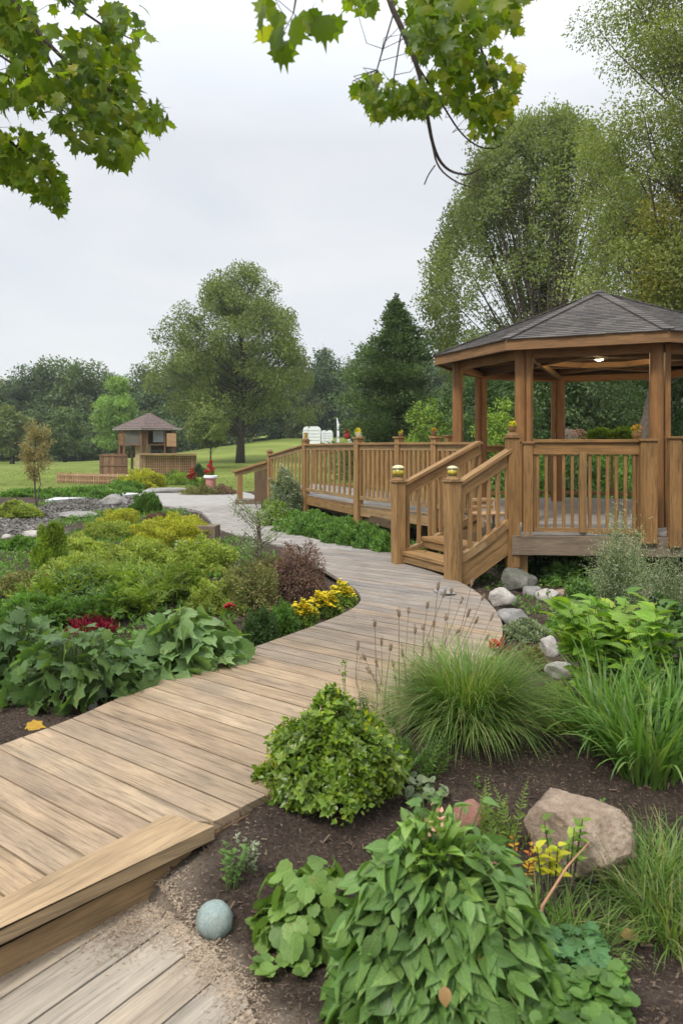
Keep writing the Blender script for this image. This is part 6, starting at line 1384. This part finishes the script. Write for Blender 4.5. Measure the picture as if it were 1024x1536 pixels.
# small weeds filling the beds away from the path (reads as one mass)
def undergrowth():
    n = 70000; x = rng.uniform(-8.5, 3.8, n); y = rng.uniform(6.2, 21, n); l, gr = zones(x, y); dW = np.minimum(segdist(x, y, WALK), segdist(x, y, PAVE))
    ok = ~inpoly(x, y, WALK) & ~inpoly(x, y, PAVE) & (gr < .5) & (dW > .22+.2*rng.random(n)) & (vnoise(x, y, 1.6, 12) > .30); ok &= (x < -1.2-.0*y) | (y > 10.5) | ((x > 1.7) & (vnoise(x, y, 2.6, 14) > .5)); x, y = x[ok], y[ok]; m = len(x)
    o = scatter('undergrowth', QUAD, np.column_stack([x, y, gh(x, y)+.09*rng.random(m)**1.5]), rdir(m, .9), rdir(m, .6), .05*(.5+rng.random(m)), G['ground']); tag(o, kind='stuff')
undergrowth()
def lawn_tufts():
    n = 42000; x = rng.uniform(-26, 22, n); y = 16+34*rng.random(n)**1.3; l, gr = zones(x, y); ok = (l > .6) & (np.abs(x/y) < .6) & ~inpoly(x, y, PAVE); x, y = x[ok], y[ok]; m = len(x)
    o = scatter('lawn_grass', T_quad(.3, .05), np.column_stack([x, y, gh(x, y)-.01]), rdir(m, 1.6), rdir(m), .10*(.4+.6*rng.random(m)), leafmat('lawn_blade', [(.07, .105, .02), (.10, .13, .027), (.13, .145, .04)], .4, .3, .3, .7)); tag(o, kind='stuff')
lawn_tufts()

# ------------------------------------------------------------------ overhanging maples (trunks stand outside the picture)
def overhang(name, trunk, trunk_r, limbs, label, regions, cat='tree'):
    """limbs: polylines (px, py, distance); regions: (polygon in photo px, distances, leaves, size, material)"""
    root = empty(name, trunk[0], label, cat); mb = MB(); mb.tube(trunk, trunk_r, 10); mb.build('trunk', M['bark_dark'], root, smooth=True); lb = MB(); ctr = []
    for l, r0 in limbs:
        pts = [np.array(q[1:]) if q[0] == 'w' else atd(*q) for q in l]; pts = smooth3(pts); lb.tube(pts, np.linspace(r0, max(.0026, r0*.14), len(pts)), 7, False); ctr += list(pts)
    ctr = np.array(ctr)
    for poly, (d0, d1), n, s, mat, tm in regions:
        A = np.array(poly, float); lo, hi = A.min(0), A.max(0); q = rng.uniform(lo, hi, (n*6, 2)); q = q[inpoly(q[:, 0], q[:, 1], poly)]; q = q[vnoise(q[:, 0], q[:, 1], .028, 3)+.5*vnoise(q[:, 0], q[:, 1], .06, 5) > .55][:n]; dd = rng.uniform(d0, d1, len(q))
        P = np.array([atd(a[0], a[1], e) for a, e in zip(q, dd)]); near_ = np.array([ctr[np.argmin(((ctr-p)**2).sum(1))] for p in P])
        ow = nrm(P-near_); n_ = len(P); D = nrm(ow*.45+rdir(n_)*.55+np.array([0, 0, -.55])); Nn = nrm(rdir(n_)*.75+np.array([0, -.45, .55]))
        scatter('leaves', tm, P, D, Nn, s*(.55+.6*rng.random(n_)), mat, root, uv=True, smooth=True)
        for p, c_, e in zip(P[::9], near_[::9], D[::9]):
            if np.linalg.norm(p-c_) > .26: continue
            m_ = (p+c_)/2+rng.normal(size=3)*.03; lb.tube([c_, m_, p], [.0018, .0014, .0009], 4, False)
    lb.build('branches', M['twig'], root)
def smooth3(p, it=2):
    p = np.array(p, float)
    for _ in range(it):
        a, b = p[:-1], p[1:]; m = np.stack([.75*a+.25*b, .25*a+.75*b], 1).reshape(-1, 3); p = np.vstack([p[:1], m, p[-1:]])
    return p
RA = [(-60, -60), (215, -60), (207, 25), (226, 55), (205, 72), (203, 108), (232, 112), (256, 180), (236, 196), (210, 180), (205, 232), (180, 246), (140, 222), (104, 214), (74, 184), (52, 172), (30, 155), (-60, 165)]
RB = [(-60, 190), (30, 190), (62, 205), (92, 255), (102, 292), (92, 316), (64, 300), (50, 278), (20, 275), (-60, 290)]
overhang('maple_tree', [(-4.2, 2.6, -.2), (-4.1, 2.6, 2.5), (-3.9, 2.7, 5.5)], [.22, .18, .12],
         [([('w', -3.95, 2.7, 4.6), (-60, -120, 3.7), (60, 60, 3.7), (150, 130, 3.8), (240, 170, 3.9)], .02), ([('w', -3.95, 2.7, 4.8), (20, -90, 4.1), (120, 20, 4.1), (200, 60, 4.2)], .016),
          ([('w', -3.9, 2.7, 3.9), (-60, 150, 4.0), (20, 215, 4.0), (70, 260, 4.1), (92, 305, 4.1)], .012), ([(60, 60, 3.7), (110, 160, 3.8), (170, 235, 3.9)], .008), ([(-40, 60, 3.7), (30, 100, 3.7), (120, 190, 3.7)], .008)],
         'maple branches with dense green lobed leaves reaching in at the upper left',
         [(RA, (3.4, 4.4), 1450, .092, G['maple'], [MAPLE, MAPLE3, MAPLE2]), (RB, (3.8, 4.4), 460, .085, G['maple'], [MAPLE, MAPLE3, MAPLE2]), ([(90, 30), (190, 80), (210, 180), (120, 190), (40, 120)], (3.6, 4.2), 60, .09, G['maple_yellow'], [MAPLE])])
R1 = [(386, -50), (396, 15), (405, 50), (430, 66), (455, 50), (462, 10), (496, 30), (500, -50)]
R2 = [(520, -50), (528, 5), (556, 8), (575, -10), (600, 5), (628, -10), (800, -50), (800, 14), (775, 50), (745, 70), (715, 80), (690, 100), (640, 120), (615, 70), (600, 20)]
R3 = [(535, 125), (556, 100), (585, 118), (640, 120), (660, 150), (628, 175), (600, 165), (560, 170)]
R4 = [(690, 90), (730, 80), (778, 112), (768, 145), (765, 180), (745, 210), (715, 200), (700, 165), (655, 150), (668, 110)]
overhang('maple_tree', [(1.9, -1.2, -.3), (1.9, -1.1, 2.6), (1.6, -.6, 5.2)], [.25, .2, .13],
         [([('w', 1.6, -.6, 4.9), ('w', .7, 1.6, 4.6), (560, -120, 3.1), (580, -5, 3.1), (606, 50, 3.1), (630, 110, 3.1), (640, 170, 3.1), (650, 225, 3.15), (668, 255, 3.2), (700, 264, 3.2), (722, 252, 3.2)], .018), ([(648, 215, 3.15), (655, 250, 3.15), (680, 272, 3.15), (706, 281, 3.15)], .005), ([(652, 248, 3.15), (642, 262, 3.12), (636, 277, 3.12)], .003),
          ([(590, 20, 3.1), (575, 70, 3.0), (565, 105, 3.0)], .004), ([(603, 40, 3.1), (596, 80, 3.05), (590, 120, 3.05)], .004), ([(580, -80, 3.1), (650, -20, 3.3), (720, 60, 3.4), (745, 150, 3.5), (750, 205, 3.5)], .009), ([(620, 90, 3.1), (665, 160, 3.3), (690, 200, 3.4), (715, 220, 3.4), (738, 224, 3.4), (752, 218, 3.4)], .005),
          ([('w', .7, 1.6, 4.6), (480, -160, 2.6), (450, -40, 2.5), (440, 20, 2.4)], .008)],
         'maple bough hanging from the top edge with a bare forked twig at its tip',
         [(R1, (2.2, 2.5), 26, .105, G['maple'], [MAPLE]), (R2, (2.7, 3.5), 520, .078, G['maple'], [MAPLE, MAPLE3, MAPLE2]), (R3, (2.8, 3.2), 200, .062, G['maple'], [MAPLE, MAPLE3, MAPLE2]), (R4, (3.2, 3.7), 300, .064, G['maple'], [MAPLE, MAPLE3, MAPLE2]), ([(735, -10), (800, -20), (790, 20), (770, 50), (778, 112), (765, 180), (735, 170), (725, 100), (748, 60)], (3.2, 3.6), 110, .064, G['maple_yellow'], [MAPLE])])

# ------------------------------------------------------------------ the moist air that pales the far wood
mb = MB(); mb.hexa([(-275, -75, -6), (275, -75, -6), (275, 440, -6), (-275, 440, -6), (-275, -75, 42), (275, -75, 42), (275, 440, 42), (-275, 440, 42)])
hm = bpy.data.materials.new('haze'); hm.use_nodes = True; t = hm.node_tree; t.nodes.clear(); o_ = N(t, 'ShaderNodeOutputMaterial'); v = N(t, 'ShaderNodeVolumePrincipled')
v.inputs['Color'].default_value = (.80, .88, 1, 1); v.inputs['Density'].default_value = .00045; v.inputs['Anisotropy'].default_value = .2; t.links.new(v.outputs[0], o_.inputs['Volume'])
o = mb.build('haze', hm); tag(o, kind='stuff')
S.cycles.volume_bounces = 1

def deck_debris():
    n = 420; x = rng.uniform(-2.6, 1.4, n); y = rng.uniform(2.6, 8.5, n); d = segdist(x, y, WALK); ok = inpoly(x, y, WALK) & (d < .28*rng.random(n)**1.5+.02); x, y = x[ok], y[ok]; m = len(x)
    o = scatter('board_litter', BOX, np.column_stack([x, y, np.full(m, .003)]), rdir(m)*np.array([1, 1, .1]), np.array([0, 0, 1])+rng.normal(size=(m, 3))*.2, .013*(.4+rng.random(m)), cm); tag(o, kind='stuff')
deck_debris()
for k, (px, py) in enumerate(((640, 1265), (715, 1185), (905, 1215), (560, 1290), (940, 1460))):
    stalky('weed_sprout', pg(px, py), 3, .05, .02, None, 4, G['ground'], ('tiny weed in the mulch left of the tiered plant top', 'tiny weed in the mulch under the grass mound', 'tiny weed in the mulch behind the tan boulder', 'tiny weed in the mulch below the box shrub', 'tiny weed in the mulch by the orange-brown dead leaf')[k], 'weed', leafs=(.015, .03), tm=SMALL, uv=False, sr=.0015)
